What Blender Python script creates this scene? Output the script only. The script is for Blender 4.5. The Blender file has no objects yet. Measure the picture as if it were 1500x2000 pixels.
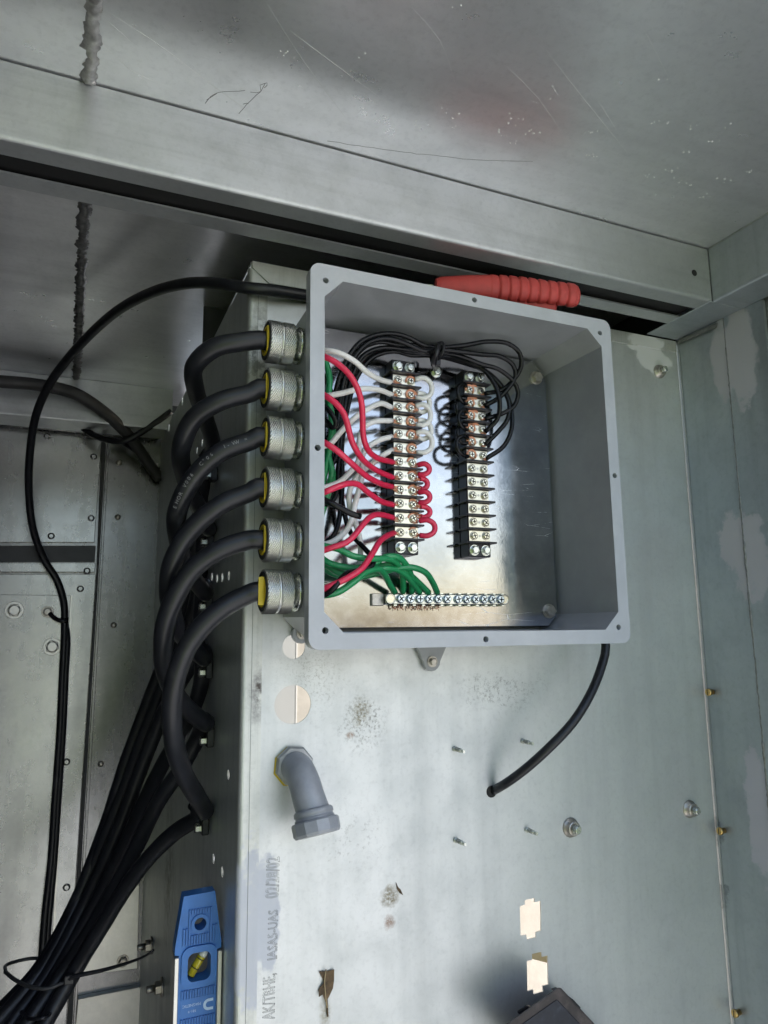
import bpy, bmesh, math, random
from mathutils import Vector, Matrix, Quaternion
random.seed(7)
scene = bpy.context.scene
col = scene.collection
# ------------------------------------------------------------------ camera, light, exposure
cam = bpy.data.cameras.new('camera'); cam_ob = bpy.data.objects.new('camera', cam); col.objects.link(cam_ob)
cam.sensor_fit = 'VERTICAL'; cam.sensor_height = 36.0; cam.lens = 25.359
cam.clip_start = 0.02; cam.clip_end = 600
YAW, PITCH, ROLL = 0.412923, 0.162788, -0.011792
fwd = Vector((math.sin(YAW)*math.cos(PITCH), math.cos(YAW)*math.cos(PITCH), math.sin(PITCH)))
rgt = Vector((math.cos(YAW), -math.sin(YAW), 0)); upv = rgt.cross(fwd)
r2 = rgt*math.cos(ROLL) + upv*math.sin(ROLL); u2 = upv*math.cos(ROLL) - rgt*math.sin(ROLL)
M = Matrix((r2, u2, -fwd)).transposed().to_4x4(); M.translation = Vector((-0.37052, -0.60545, -0.16402))
cam_ob.matrix_world = M
scene.camera = cam_ob
SUN_DIR = Vector((math.cos(math.radians(33))*0.966, -math.cos(math.radians(33))*0.259, math.sin(math.radians(33))))
world = bpy.data.worlds.new('World'); scene.world = world; world.use_nodes = True
nt = world.node_tree; nt.nodes.clear()
sky = nt.nodes.new('ShaderNodeTexSky'); sky.sky_type = 'NISHITA'; sky.sun_disc = False
sky.sun_elevation = math.radians(33); sky.sun_rotation = math.atan2(SUN_DIR.x, SUN_DIR.y)
sky.air_density = 1.0; sky.dust_density = 2.5; sky.ozone_density = 1.0
bg = nt.nodes.new('ShaderNodeBackground'); bg.inputs[1].default_value = 0.15
wo = nt.nodes.new('ShaderNodeOutputWorld')
nt.links.new(sky.outputs[0], bg.inputs[0]); nt.links.new(bg.outputs[0], wo.inputs[0])
sl = bpy.data.lights.new('sun', 'SUN'); sl.energy = 4.0; sl.angle = math.radians(0.5); sl.color = (1.0, 0.96, 0.895)
sun = bpy.data.objects.new('sun', sl); col.objects.link(sun)
sun.rotation_euler = (-SUN_DIR).to_track_quat('-Z', 'Y').to_euler(); sun.location = SUN_DIR*6
scene.view_settings.view_transform = 'Standard'; scene.view_settings.look = 'None'
scene.view_settings.exposure = 1.28; scene.view_settings.gamma = 1.0; scene.view_settings.use_curve_mapping = False
scene.render.engine = 'CYCLES'
scene.cycles.max_bounces = 8; scene.cycles.diffuse_bounces = 4; scene.cycles.glossy_bounces = 5
scene.cycles.use_adaptive_sampling = True; scene.cycles.adaptive_threshold = 0.02
scene.cycles.use_denoising = True
scene.cycles.sample_clamp_indirect = 6.0

# ------------------------------------------------------------------ material helpers
MATS = {}
def N(nt, t, **kw):
    n = nt.nodes.new(t)
    for k, v in kw.items(): setattr(n, k, v)
    return n
def base_mat(name, color, rough=0.5, metal=0.0, spec=0.5):
    m = bpy.data.materials.new(name); m.use_nodes = True
    b = m.node_tree.nodes['Principled BSDF']
    b.inputs['Base Color'].default_value = (*color, 1); b.inputs['Roughness'].default_value = rough
    b.inputs['Metallic'].default_value = metal; b.inputs['Specular IOR Level'].default_value = spec
    MATS[name] = m
    return m, m.node_tree, b
def mixcol(nt, a, b, fac):
    n = N(nt, 'ShaderNodeMix', data_type='RGBA')
    for sock, v in ((n.inputs[0], fac), (n.inputs[6], a), (n.inputs[7], b)):
        if hasattr(v, 'links'): nt.links.new(v, sock)
        elif isinstance(v, (int, float)): sock.default_value = v
        else: sock.default_value = (*v, 1)
    return n.outputs[2]
def math_n(nt, op, a, b=None, c=None, clamp=False):
    n = N(nt, 'ShaderNodeMath', operation=op, use_clamp=clamp)
    for i, v in enumerate((a, b, c)):
        if v is None: continue
        if hasattr(v, 'links'): nt.links.new(v, n.inputs[i])
        else: n.inputs[i].default_value = v
    return n.outputs[0]
def noise(nt, scale, detail=4, rough=0.6, vec=None, stretch=None):
    n = N(nt, 'ShaderNodeTexNoise'); n.inputs['Scale'].default_value = scale
    n.inputs['Detail'].default_value = detail; n.inputs['Roughness'].default_value = rough
    tc = vec
    if tc is None: tc = N(nt, 'ShaderNodeTexCoord').outputs['Object']
    if stretch:
        mp = N(nt, 'ShaderNodeMapping'); mp.inputs['Scale'].default_value = stretch
        nt.links.new(tc, mp.inputs[0]); tc = mp.outputs[0]
    nt.links.new(tc, n.inputs['Vector'])
    return n.outputs['Fac']
def ramp(nt, fac, lo, hi):
    n = N(nt, 'ShaderNodeMapRange'); n.inputs[1].default_value = lo; n.inputs[2].default_value = hi
    n.clamp = True
    nt.links.new(fac, n.inputs[0]); return n.outputs[0]
def bump(nt, b, h, strength=0.2, dist=0.001):
    n = N(nt, 'ShaderNodeBump'); n.inputs['Strength'].default_value = strength; n.inputs['Distance'].default_value = dist
    nt.links.new(h, n.inputs['Height']); nt.links.new(n.outputs[0], b.inputs['Normal'])
def galv(name, c1, c2, r1, r2, metal=0.9, streak=None, stains=(), bumpy=0.12):
    """zinc-coated sheet: spangle, fine grain, dull streaks, and stains with shapes of their own"""
    m, nt, b = base_mat(name, c1, r1, metal)
    obj = N(nt, 'ShaderNodeTexCoord').outputs['Object']
    big = noise(nt, 5, 5, 0.6, obj); fine = noise(nt, 160, 3, 0.7, obj); mid = noise(nt, 30, 4, 0.65, obj)
    c = mixcol(nt, c1, c2, ramp(nt, big, 0.3, 0.72))
    vor = N(nt, 'ShaderNodeTexVoronoi'); vor.inputs['Scale'].default_value = 140; nt.links.new(obj, vor.inputs['Vector'])
    sp = math_n(nt, 'MULTIPLY', ramp(nt, vor.outputs['Color'], 0.0, 1.0), 0.05)
    c = mixcol(nt, c, (0.86, 0.87, 0.87), sp)
    c = mixcol(nt, c, tuple(v*0.62 for v in c1), math_n(nt, 'MULTIPLY', ramp(nt, fine, 0.5, 0.8), 0.3))
    c = mixcol(nt, c, tuple(v*0.7 for v in c1), math_n(nt, 'MULTIPLY', ramp(nt, mid, 0.45, 0.85), 0.3))
    rr = math_n(nt, 'ADD', math_n(nt, 'MULTIPLY', ramp(nt, mid, 0.25, 0.75), r2 - r1), r1)
    met = None
    if streak:
        st = noise(nt, 1.0, 4, 0.6, obj, streak)
        c = mixcol(nt, c, tuple(v*0.75 for v in c1), math_n(nt, 'MULTIPLY', ramp(nt, st, 0.5, 0.72), 0.35))
        rr = math_n(nt, 'ADD', rr, math_n(nt, 'MULTIPLY', ramp(nt, st, 0.4, 0.7), 0.06))
    for (ctr, rad, color, scale, lo, hi, amt) in stains:
        mp = N(nt, 'ShaderNodeMapping', vector_type='TEXTURE'); mp.inputs['Location'].default_value = ctr
        mp.inputs['Scale'].default_value = rad
        nt.links.new(obj, mp.inputs[0])
        ln = N(nt, 'ShaderNodeVectorMath', operation='LENGTH'); nt.links.new(mp.outputs[0], ln.inputs[0])
        wob = noise(nt, 45, 4, 0.7, obj)
        d = math_n(nt, 'ADD', ln.outputs['Value'], math_n(nt, 'MULTIPLY', math_n(nt, 'SUBTRACT', wob, 0.5), 1.5))
        fall = ramp(nt, d, 1.0, 0.88 if lo <= 0.30 else 0.35)
        sp2 = ramp(nt, noise(nt, scale, 5, 0.75, obj), lo, hi)
        f = math_n(nt, 'MULTIPLY', math_n(nt, 'MULTIPLY', fall, sp2), amt)
        c = mixcol(nt, c, color, f)
        met = f if met is None else math_n(nt, 'MAXIMUM', met, f)
    nt.links.new(c, b.inputs['Base Color']); nt.links.new(rr, b.inputs['Roughness'])
    if met is not None:
        nt.links.new(math_n(nt, 'MULTIPLY', math_n(nt, 'SUBTRACT', 1.0, met), metal), b.inputs['Metallic'])
    bump(nt, b, math_n(nt, 'ADD', math_n(nt, 'MULTIPLY', fine, 0.4), math_n(nt, 'MULTIPLY', big, 1.5)), bumpy, 0.0012)
    return m
def plain(name, color, rough, metal=0.0, var=0.12, scale=60, bmp=0.05, coat=0.0, dirt=None):
    m, nt, b = base_mat(name, color, rough, metal)
    f = noise(nt, scale, 4, 0.65)
    c = mixcol(nt, tuple(v*(1-var) for v in color), tuple(min(1, v*(1+var)) for v in color), ramp(nt, f, 0.3, 0.7))
    if dirt:
        g = noise(nt, 22, 5, 0.7)
        c = mixcol(nt, c, dirt[0], math_n(nt, 'MULTIPLY', ramp(nt, g, dirt[1], dirt[1]+0.15), dirt[2]))
    nt.links.new(c, b.inputs['Base Color'])
    rr = math_n(nt, 'ADD', math_n(nt, 'MULTIPLY', noise(nt, scale*0.5, 3), 0.16), rough-0.08)
    nt.links.new(rr, b.inputs['Roughness'])
    b.inputs['Coat Weight'].default_value = coat; b.inputs['Coat Roughness'].default_value = 0.15
    if bmp: bump(nt, b, f, bmp, 0.0008)
    return m

BLK = (0.012, 0.013, 0.016)
# dark grime, rust and residue on the panel (centre, radius along x/y/z, colour, grain, thresholds, amount)
panel_stains = [
    ((0.3637,0.1250,0.2080), (0.034, 1, 0.020), (0.68,0.69,0.70), 30, 0.28, 0.40, 0.9),
    ((0.3419,0.1250,0.2228), (0.026, 1, 0.012), (0.68,0.69,0.70), 30, 0.28, 0.40, 0.9),
    ((-0.1779,0.1250,-0.4337), (0.012, 1, 0.060), (0.56,0.58,0.63), 30, 0.30, 0.42, 0.85),
    ((-0.0770,0.1250,-0.2616), (0.035, 1, 0.032), (0.09,0.09,0.07), 330, 0.50, 0.66, 0.75),
    ((-0.0798,0.1250,-0.2510), (0.012, 1, 0.018), (0.20,0.16,0.07), 200, 0.42, 0.62, 0.8),
    ((-0.0920,0.1250,-0.2715), (0.006, 1, 0.004), (0.24,0.10,0.02), 200, 0.35, 0.55, 0.9),
    ((0.0988,0.1250,-0.2350), (0.07, 1, 0.028), (0.12,0.125,0.12), 300, 0.52, 0.68, 0.7),
    ((-0.1337,0.1250,-0.2095), (0.045, 1, 0.05), (0.16,0.16,0.13), 360, 0.52, 0.66, 0.65),
    ((-0.0891,0.1250,-0.3698), (0.04, 1, 0.05), (0.2,0.2,0.19), 260, 0.55, 0.70, 0.5),
    ((-0.0487,0.1250,-0.4353), (0.013, 1, 0.013), (0.17,0.125,0.04), 240, 0.36, 0.54, 0.85),
    ((-0.0502,0.1250,-0.4585), (0.008, 1, 0.009), (0.26,0.11,0.03), 300, 0.38, 0.56, 0.85),
    ((-0.1187,0.1250,-0.5329), (0.008, 1, 0.02), (0.3,0.26,0.16), 200, 0.35, 0.6, 0.7),
]
galv('panel_zinc', (0.595,0.62,0.61), (0.695,0.715,0.705), 0.36, 0.48, 0.66, (26, 1, 1.6), panel_stains, 0.12)
strip_stains = [
    ((0.3517,0.1230,0.2295), (0.036, 1, 0.012), (0.68,0.69,0.70), 30, 0.28, 0.40, 0.9),
    ((-0.1966,0.1230,-0.4392), (0.030, 1, 0.075), (0.56,0.58,0.63), 30, 0.30, 0.42, 0.85),
    ((-0.1903,0.1230,-0.2274), (0.011, 1, 0.04), (0.30,0.29,0.29), 120, 0.35, 0.6, 0.9),
    ((-0.1904,0.1230,-0.2224), (0.004, 1, 0.018), (0.07,0.05,0.04), 160, 0.45, 0.6, 0.9),
    ((-0.1810,0.1230,-0.2575), (0.004, 1, 0.012), (0.09,0.07,0.06), 160, 0.45, 0.6, 0.8),
    ((-0.1935,0.1230,0.1262), (0.02, 1, 0.09), (0.12,0.125,0.12), 70, 0.45, 0.55, 0.7),
]
galv('strip_zinc', (0.58,0.60,0.57), (0.68,0.69,0.65), 0.42, 0.55, 0.7, (300, 1, 6), strip_stains, 0.2)
galv('side_zinc', (0.58,0.61,0.61), (0.66,0.69,0.68), 0.36, 0.48, 0.6, (1, 60, 2), (((-0.2080,0.5881,-0.5167), (1,0.06,0.12), (0.10,0.11,0.08), 60, 0.4, 0.6, 0.6),), 0.10)
galv('ceiling_zinc', (0.75,0.76,0.775), (0.84,0.845,0.86), 0.25, 0.36, 0.80, (3, 30, 1), (), 0.09)
galv('beam_zinc', (0.46,0.48,0.49), (0.55,0.57,0.575), 0.36, 0.5, 0.8, (2, 1, 90), (), 0.25)
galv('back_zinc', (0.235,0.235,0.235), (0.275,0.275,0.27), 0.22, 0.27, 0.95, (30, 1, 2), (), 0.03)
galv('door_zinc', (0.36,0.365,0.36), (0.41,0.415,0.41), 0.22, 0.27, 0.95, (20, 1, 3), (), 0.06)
galv('right_zinc', (0.40,0.44,0.475), (0.47,0.51,0.54), 0.38, 0.48, 0.8, (1, 60, 3), tuple((c_, (1,)+r_, (0.50,0.49,0.53), 30, 0.28, 0.40, 0.9) for c_, r_ in (
    ((0.4110,0.0498,0.1876),(0.020,0.060)), ((0.4110,0.0220,0.1844),(0.024,0.070)), ((0.4110,0.0615,-0.0576),(0.022,0.042)), ((0.4110,0.0345,-0.0769),(0.026,0.060)), ((0.4110,0.0564,-0.3881),(0.020,0.085)))) + (((0.4110,0.1326,-0.4233), (1,0.02,0.02), (0.06,0.065,0.06), 60, 0.3, 0.6, 0.6),((0.4110,0.1327,-0.5006), (1,0.02,0.02), (0.06,0.065,0.06), 60, 0.3, 0.6, 0.5)), 0.08)
plain('box_grey', (0.31,0.325,0.345), 0.33, 0, 0.08, 25, 0.05, 0.0, ((0.42,0.43,0.445), 0.6, 0.25))
plain('rim_lit_grey', (0.45,0.47,0.50), 0.32, 0, 0.07, 25, 0.04, 0.0, ((0.58,0.59,0.60), 0.6, 0.35))  # same plastic as the tray; the rim's brighter light is put into the colour
# bare aluminium back plate, brushed and scratched
m, nt, b = base_mat('aluminium_plate', (0.83,0.83,0.82), 0.2, 1.0)
o_ = N(nt, 'ShaderNodeTexCoord').outputs['Object']
br = noise(nt, 1.0, 5, 0.7, o_, (8, 1, 520)); sm = noise(nt, 14, 6, 0.65, o_); s2 = noise(nt, 1.0, 3, 0.7, o_, (260, 1, 34))
v_ = N(nt, 'ShaderNodeTexVoronoi', feature='DISTANCE_TO_EDGE'); v_.inputs['Scale'].default_value = 38
mp_ = N(nt, 'ShaderNodeMapping'); mp_.inputs['Rotation'].default_value = (0, 0.7, 0); mp_.inputs['Scale'].default_value = (0.3, 1, 2.2)
nt.links.new(o_, mp_.inputs[0]); nt.links.new(mp_.outputs[0], v_.inputs['Vector'])
scr = ramp(nt, v_.outputs['Distance'], 0.012, 0.0)
scr = math_n(nt, 'MULTIPLY', scr, ramp(nt, sm, 0.5, 0.6))
rr = math_n(nt, 'ADD', math_n(nt, 'MULTIPLY', ramp(nt, sm, 0.3, 0.75), 0.13), 0.06)
rr = math_n(nt, 'ADD', rr, math_n(nt, 'MULTIPLY', scr, 0.3))
nt.links.new(rr, b.inputs['Roughness'])
cc = mixcol(nt, (0.33,0.335,0.345), (0.50,0.505,0.515), ramp(nt, sm, 0.35, 0.65)); cc = mixcol(nt, cc, (0.85,0.85,0.84), math_n(nt, 'MULTIPLY', scr, 0.6))
nt.links.new(cc, b.inputs['Base Color'])
bump(nt, b, math_n(nt, 'ADD', math_n(nt, 'MULTIPLY', br, 0.05), math_n(nt, 'ADD', math_n(nt, 'MULTIPLY', s2, 0.05), math_n(nt, 'MULTIPLY', sm, 1.0))), 0.14, 0.0012)

plain('cable_black', (0.013,0.014,0.018), 0.38, 0, 0.3, 30, 0.07, 0.0, ((0.06,0.06,0.062), 0.57, 0.45))
plain('wire_black', (0.006,0.0065,0.008), 0.24, 0, 0.1, 90, 0.02, 0.0)
MATS['wire_black'].node_tree.nodes['Principled BSDF'].inputs['Specular IOR Level'].default_value = 0.28
plain('wire_white', (0.84,0.83,0.81), 0.38, 0, 0.05, 90, 0.02, 0.1)
plain('wire_red', (0.74,0.024,0.085), 0.32, 0, 0.08, 90, 0.02, 0.2)
plain('wire_green', (0.018,0.29,0.10), 0.34, 0, 0.1, 90, 0.02, 0.2)
plain('copper', (0.78,0.38,0.24), 0.36, 0.8, 0.15, 400, 0.1)
plain('nickel', (0.66,0.62,0.50), 0.24, 1.0, 0.1, 300, 0.05)
plain('brass_plate', (0.72,0.68,0.55), 0.30, 1.0, 0.08, 200, 0.05)
plain('zinc_bolt', (0.66,0.68,0.62), 0.27, 1.0, 0.1, 300, 0.05)
plain('blue_zinc', (0.58,0.66,0.72), 0.25, 1.0, 0.1, 300, 0.05)
plain('old_steel', (0.50,0.47,0.42), 0.40, 0.95, 0.2, 200, 0.15)
plain('brass', (0.70,0.47,0.18), 0.3, 1.0, 0.15, 200, 0.08)
plain('black_plastic', (0.014,0.014,0.018), 0.36, 0, 0.15, 80, 0.03)
plain('dark_slot', (0.01,0.01,0.01), 0.7)
plain('gland_alu', (0.82,0.82,0.79), 0.34, 1.0, 0.08, 250, 0.05)
plain('gland_rubber', (0.03,0.032,0.034), 0.6)
plain('yellow_seal', (0.62,0.46,0.02), 0.5)
plain('level_blue', (0.045,0.19,0.52), 0.42, 0, 0.12, 40, 0.03, 0.0, ((0.015,0.05,0.12), 0.62, 0.6))
plain('level_edge', (0.70,0.69,0.64), 0.36, 0.85, 0.08, 60, 0.05)
plain('level_print', (0.55,0.70,0.88), 0.5)
plain('vial_yellow', (0.55,0.45,0.015), 0.12, 0, 0.1, 60, 0, 0.8)
plain('vial_clear', (0.72,0.73,0.62), 0.1, 0, 0.1, 60, 0, 0.8)
plain('grip_red', (0.50,0.058,0.052), 0.55, 0, 0.12, 60, 0.08, 0.0, ((0.20,0.02,0.02), 0.6, 0.4))
plain('conduit_grey', (0.33,0.345,0.375), 0.42, 0.1, 0.12, 50, 0.06, 0.0, ((0.40,0.41,0.43), 0.6, 0.45))
plain('conduit_base', (0.42,0.43,0.43), 0.45, 0.5, 0.2, 60, 0.1)
plain('sealant', (0.40,0.40,0.44), 0.55, 0.15, 0.14, 40, 0.35, 0.0, ((0.40,0.42,0.45), 0.55, 0.7))
plain('sealant_light', (0.50,0.515,0.54), 0.5, 0.2, 0.12, 40, 0.35, 0.0, ((0.60,0.62,0.62), 0.55, 0.7))
plain('weld', (0.50,0.49,0.47), 0.42, 0.8, 0.25, 120, 0.25)
plain('weld_dark', (0.27,0.27,0.265), 0.45, 0.75, 0.3, 120, 0.3)
plain('board_white', (0.52,0.535,0.55), 0.7, 0, 0.03, 12, 0.02)
plain('board_beige', (0.60,0.565,0.52), 0.7, 0, 0.10, 26, 0.9)
plain('tan_shade', (0.50,0.43,0.27), 0.8)
plain('ink', (0.22,0.225,0.22), 0.7)
plain('scratch', (0.72,0.72,0.70), 0.4, 0.6)
plain('fleck', (0.85,0.85,0.84), 0.6)
plain('pencil', (0.13,0.13,0.13), 0.6)
plain('leaf_brown', (0.12,0.075,0.035), 0.7, 0, 0.6, 120, 0.3)
plain('leaf_rib', (0.42,0.32,0.18), 0.7)
plain('battery_frame', (0.055,0.045,0.043), 0.6, 0, 0.3, 60, 0.2, 0, ((0.16,0.13,0.12), 0.5, 0.6))
plain('battery_label', (0.022,0.025,0.036), 0.5, 0, 0.4, 90, 0.15, 0, ((0.16,0.17,0.19), 0.56, 0.6))
plain('paper_white', (0.8,0.8,0.8), 0.6)
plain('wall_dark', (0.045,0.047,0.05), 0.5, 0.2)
plain('dull_grey_tube', (0.045,0.045,0.045), 0.5)
m, nt, b = base_mat('ground', (0.3,0.3,0.28), 0.9)
o_ = N(nt, 'ShaderNodeTexCoord').outputs['Object']
sx = N(nt, 'ShaderNodeSeparateXYZ'); nt.links.new(o_, sx.inputs[0])
edge = math_n(nt, 'ADD', sx.outputs[0], math_n(nt, 'MULTIPLY', noise(nt, 0.8, 5, 0.7, o_), 1.2))
gr = mixcol(nt, (0.14,0.21,0.04), (0.23,0.31,0.075), noise(nt, 3.0, 6, 0.75, o_))
gv = mixcol(nt, (0.455,0.455,0.455), (0.56,0.56,0.56), noise(nt, 9.0, 6, 0.75, o_))
nt.links.new(mixcol(nt, gr, gv, ramp(nt, edge, -0.05, 0.15)), b.inputs['Base Color'])

# ------------------------------------------------------------------ mesh helpers
class MB:
    def __init__(s): s.v = []; s.f = []; s.sm = []
    def add(s, vs, fs, smooth=False):
        o = len(s.v); s.v += [tuple(v) for v in vs]
        for f in fs: s.f.append(tuple(i+o for i in f)); s.sm.append(smooth)
        return s
    def box(s, a, b, mat=None):
        x0,y0,z0 = a; x1,y1,z1 = b
        vs = [(x0,y0,z0),(x1,y0,z0),(x1,y1,z0),(x0,y1,z0),(x0,y0,z1),(x1,y0,z1),(x1,y1,z1),(x0,y1,z1)]
        if mat: vs = [mat @ Vector(v) for v in vs]
        return s.add(vs, [(0,3,2,1),(4,5,6,7),(0,1,5,4),(1,2,6,5),(2,3,7,6),(3,0,4,7)])
    def prism(s, poly, d):
        """planar polygon (3-D points) pushed along vector d"""
        n = len(poly); d = Vector(d)
        a = [Vector(p) for p in poly]; vs = a + [p+d for p in a]
        nrm = Vector((0,0,0))
        for i in range(n): nrm += a[i].cross(a[(i+1)%n])
        flip = nrm.dot(d) > 0
        f0 = tuple(range(n)); f1 = tuple(range(2*n-1, n-1, -1))
        fs = [f0[::-1], f1[::-1]] if flip else [f0, f1]
        for i in range(n):
            j = (i+1) % n
            fs.append((i,j,j+n,i+n) if flip else (i,i+n,j+n,j))
        return s.add(vs, fs)
    def rings(s, rings, cap=True, smooth=True, closed=True):
        o = []; n = len(rings[0])
        for r in rings: o += r
        fs = []
        for i in range(len(rings)-1):
            for k in range(n if closed else n-1):
                k2 = (k+1) % n
                fs.append((i*n+k, i*n+k2, (i+1)*n+k2, (i+1)*n+k))
        s.add(o, fs, smooth)
        if cap:
            b0 = len(s.v) - len(o)
            s.f.append(tuple(b0+k for k in range(n))[::-1]); s.sm.append(False)
            s.f.append(tuple(b0+(len(rings)-1)*n+k for k in range(n))); s.sm.append(False)
        return s
    def lathe(s, origin, axis, prof, seg=24, smooth=True, twist=0.0, jag=None):
        """profile [(t, r)] turned round axis"""
        ax = Vector(axis).normalized(); e1 = ax.orthogonal().normalized()
        if abs(ax.y) > 0.9: e1 = Vector((1,0,0))
        if abs(ax.x) > 0.9: e1 = Vector((0,0,1))
        e2 = ax.cross(e1); o = Vector(origin); rs = []
        for i, (t, r) in enumerate(prof):
            rr = []
            for k in range(seg):
                a = 2*math.pi*k/seg + twist
                q = r + (jag(i, k) if jag else 0)
                rr.append(o + ax*t + (e1*math.cos(a) + e2*math.sin(a))*q)
            rs.append(rr)
        return s.rings(rs, True, smooth)
    def tube(s, pts, r, seg=10, wob=None):
        pts = [Vector(p) for p in pts]
        t = (pts[1]-pts[0]).normalized(); e1 = t.orthogonal().normalized(); rs = []
        for i, p in enumerate(pts):
            t2 = (pts[min(i+1,len(pts)-1)] - pts[max(i-1,0)]).normalized()
            q = t.rotation_difference(t2); e1 = (q @ e1).normalized(); e1 = (e1 - t2*e1.dot(t2)).normalized(); e2 = t2.cross(e1); t = t2
            rad = r(i/(len(pts)-1)) if callable(r) else r
            rs.append([p + (e1*math.cos(2*math.pi*k/seg) + e2*math.sin(2*math.pi*k/seg))*(rad + (wob(i,k) if wob else 0)) for k in range(seg)])
        return s.rings(rs)
    def mesh(s, name, off=(0,0,0)):
        me = bpy.data.meshes.new(name); ox, oy, oz = off
        me.from_pydata([(v[0]-ox, v[1]-oy, v[2]-oz) for v in s.v], [], s.f)
        me.polygons.foreach_set('use_smooth', s.sm); me.validate(); me.update()
        return me
    def build(s, name, mat, parent=None, bevel=0.0, seg=2, label=None):
        off = root_loc(parent) if parent else (0,0,0)
        me = s.mesh(name, off)
        if bevel: bevel_mesh(me, bevel, seg)
        me.materials.append(MATS[mat])
        return link(name, me, parent, label)
def bevel_mesh(me, w, seg):
    bm = bmesh.new(); bm.from_mesh(me); bmesh.ops.remove_doubles(bm, verts=bm.verts, dist=1e-6)
    es = [e for e in bm.edges if len(e.link_faces) == 2 and e.calc_face_angle(0) > 0.6]
    bmesh.ops.bevel(bm, geom=es, offset=w, segments=seg, profile=0.5, affect='EDGES', clamp_overlap=True)
    bm.to_mesh(me); bm.free()
def root_loc(o):
    while o.parent: o = o.parent
    return tuple(o.location)
def link(name, me, parent=None, label=None, loc=(0,0,0), rot=None):
    o = bpy.data.objects.new(name, me); col.objects.link(o)
    if parent: o.parent = parent
    o.location = loc
    if rot: o.rotation_euler = rot
    if label: o['label'] = label
    return o
def thing(name, label, cat, loc=(0,0,0), group=None):
    o = bpy.data.objects.new(name, None); col.objects.link(o); o.empty_display_size = 0.02
    o.location = loc; return tag(o, label, cat, group)
def tag(o, label, cat, group=None):
    o['label'] = label; o['category'] = cat
    if group: o['group'] = group
    return o
def struct(o): o['kind'] = 'structure'; return o
def smooth_path(pts, step=0.004):
    """centripetal-like Catmull-Rom through the control points"""
    P = [Vector(p) for p in pts]; P = [P[0]*2-P[1]] + P + [P[-1]*2-P[-2]]
    out = []
    for i in range(1, len(P)-2):
        p0,p1,p2,p3 = P[i-1:i+3]; n = max(2, int((p2-p1).length/step))
        d1 = max((p1-p0).length,1e-5)**.5; d2 = max((p2-p1).length,1e-5)**.5; d3 = max((p3-p2).length,1e-5)**.5
        m1 = ((p1-p0)/d1 - (p2-p0)/(d1+d2) + (p2-p1)/d2)*d2
        m2 = ((p2-p1)/d2 - (p3-p1)/(d2+d3) + (p3-p2)/d3)*d2
        for k in range(n):
            t = k/n; t2=t*t; t3=t2*t
            out.append(p1*(2*t3-3*t2+1) + m1*(t3-2*t2+t) + p2*(-2*t3+3*t2) + m2*(t3-t2))
    out.append(P[-2]); return out
def text_mesh(body, size, extrude=0.0):
    c = bpy.data.curves.new('t', 'FONT'); c.body = body; c.size = size; c.extrude = extrude; c.align_x = 'LEFT'; c.resolution_u = 2
    o = bpy.data.objects.new('t', c); col.objects.link(o)
    dg = bpy.context.evaluated_depsgraph_get(); me = bpy.data.meshes.new_from_object(o.evaluated_get(dg))
    bpy.data.objects.remove(o); bpy.data.curves.remove(c); return me
def sheet_with_holes(name, outline, holes, y, th, mat, parent=None):
    """flat sheet in the x-z plane with real openings"""
    c = bpy.data.curves.new('s', 'CURVE'); c.dimensions = '2D'; c.fill_mode = 'BOTH'; c.extrude = th/2
    for loop in [outline] + holes:
        sp = c.splines.new('POLY'); sp.points.add(len(loop)-1); sp.use_cyclic_u = True
        for p, q in zip(sp.points, loop): p.co = (q[0], q[1], 0, 1)
    o = bpy.data.objects.new('s', c); col.objects.link(o)
    dg = bpy.context.evaluated_depsgraph_get(); me = bpy.data.meshes.new_from_object(o.evaluated_get(dg))
    bpy.data.objects.remove(o); bpy.data.curves.remove(c)
    me.transform(Matrix(((1,0,0,0),(0,0,1,y+th/2),(0,1,0,0),(0,0,0,1))))
    me.flip_normals(); me.name = name; me.materials.clear(); me.materials.append(MATS[mat])
    return link(name, me, parent)
def circle(cx, cz, r, n=40): return [(cx+r*math.cos(2*math.pi*i/n), cz+r*math.sin(2*math.pi*i/n)) for i in range(n)]
def jagged(pts, amp, n=3):
    """roughen a 3-D outline"""
    P = [Vector(p) for p in pts]
    for _ in range(n):
        Q = []
        for i in range(len(P)):
            a, b = P[i], P[(i+1)%len(P)]; d = (b-a); ln = d.length
            Q += [a, (a+b)/2 + Vector((random.uniform(-1,1), random.uniform(-1,1), random.uniform(-1,1)))*amp*ln]
        P = Q
    return P
def patch(name, pts, axis, mat, parent, thick=0.00035, amp=0.09):
    """thin smear of filler lying on a wall; axis = outward unit vector"""
    ax = Vector(axis); P = jagged(pts, amp*1.6, 4); base = Vector(pts[0]).dot(ax)
    P = [p - ax*(p.dot(ax)-base) for p in P]
    m = MB(); n = len(P); c = sum(P, Vector())/n
    top = [p + ax*thick*0.5 + (c-p)*0.012 for p in P]; mid = [p + ax*thick + (c-p)*0.25 for p in P]
    m.add(P+top+mid+[c+ax*thick], [f for i in range(n) for f in ((i,(i+1)%n,n+(i+1)%n,n+i),(n+i,n+(i+1)%n,2*n+(i+1)%n,2*n+i),(2*n+i,2*n+(i+1)%n,3*n))], True)
    o = m.build(name, mat, parent)
    bm = bmesh.new(); bm.from_mesh(o.data); bmesh.ops.recalc_face_normals(bm, faces=bm.faces)
    fl = [f for f in bm.faces if f.normal.dot(ax) < -0.5]
    if len(fl) > len(bm.faces)/3: bmesh.ops.reverse_faces(bm, faces=bm.faces)
    bm.to_mesh(o.data); bm.free(); return o
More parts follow.
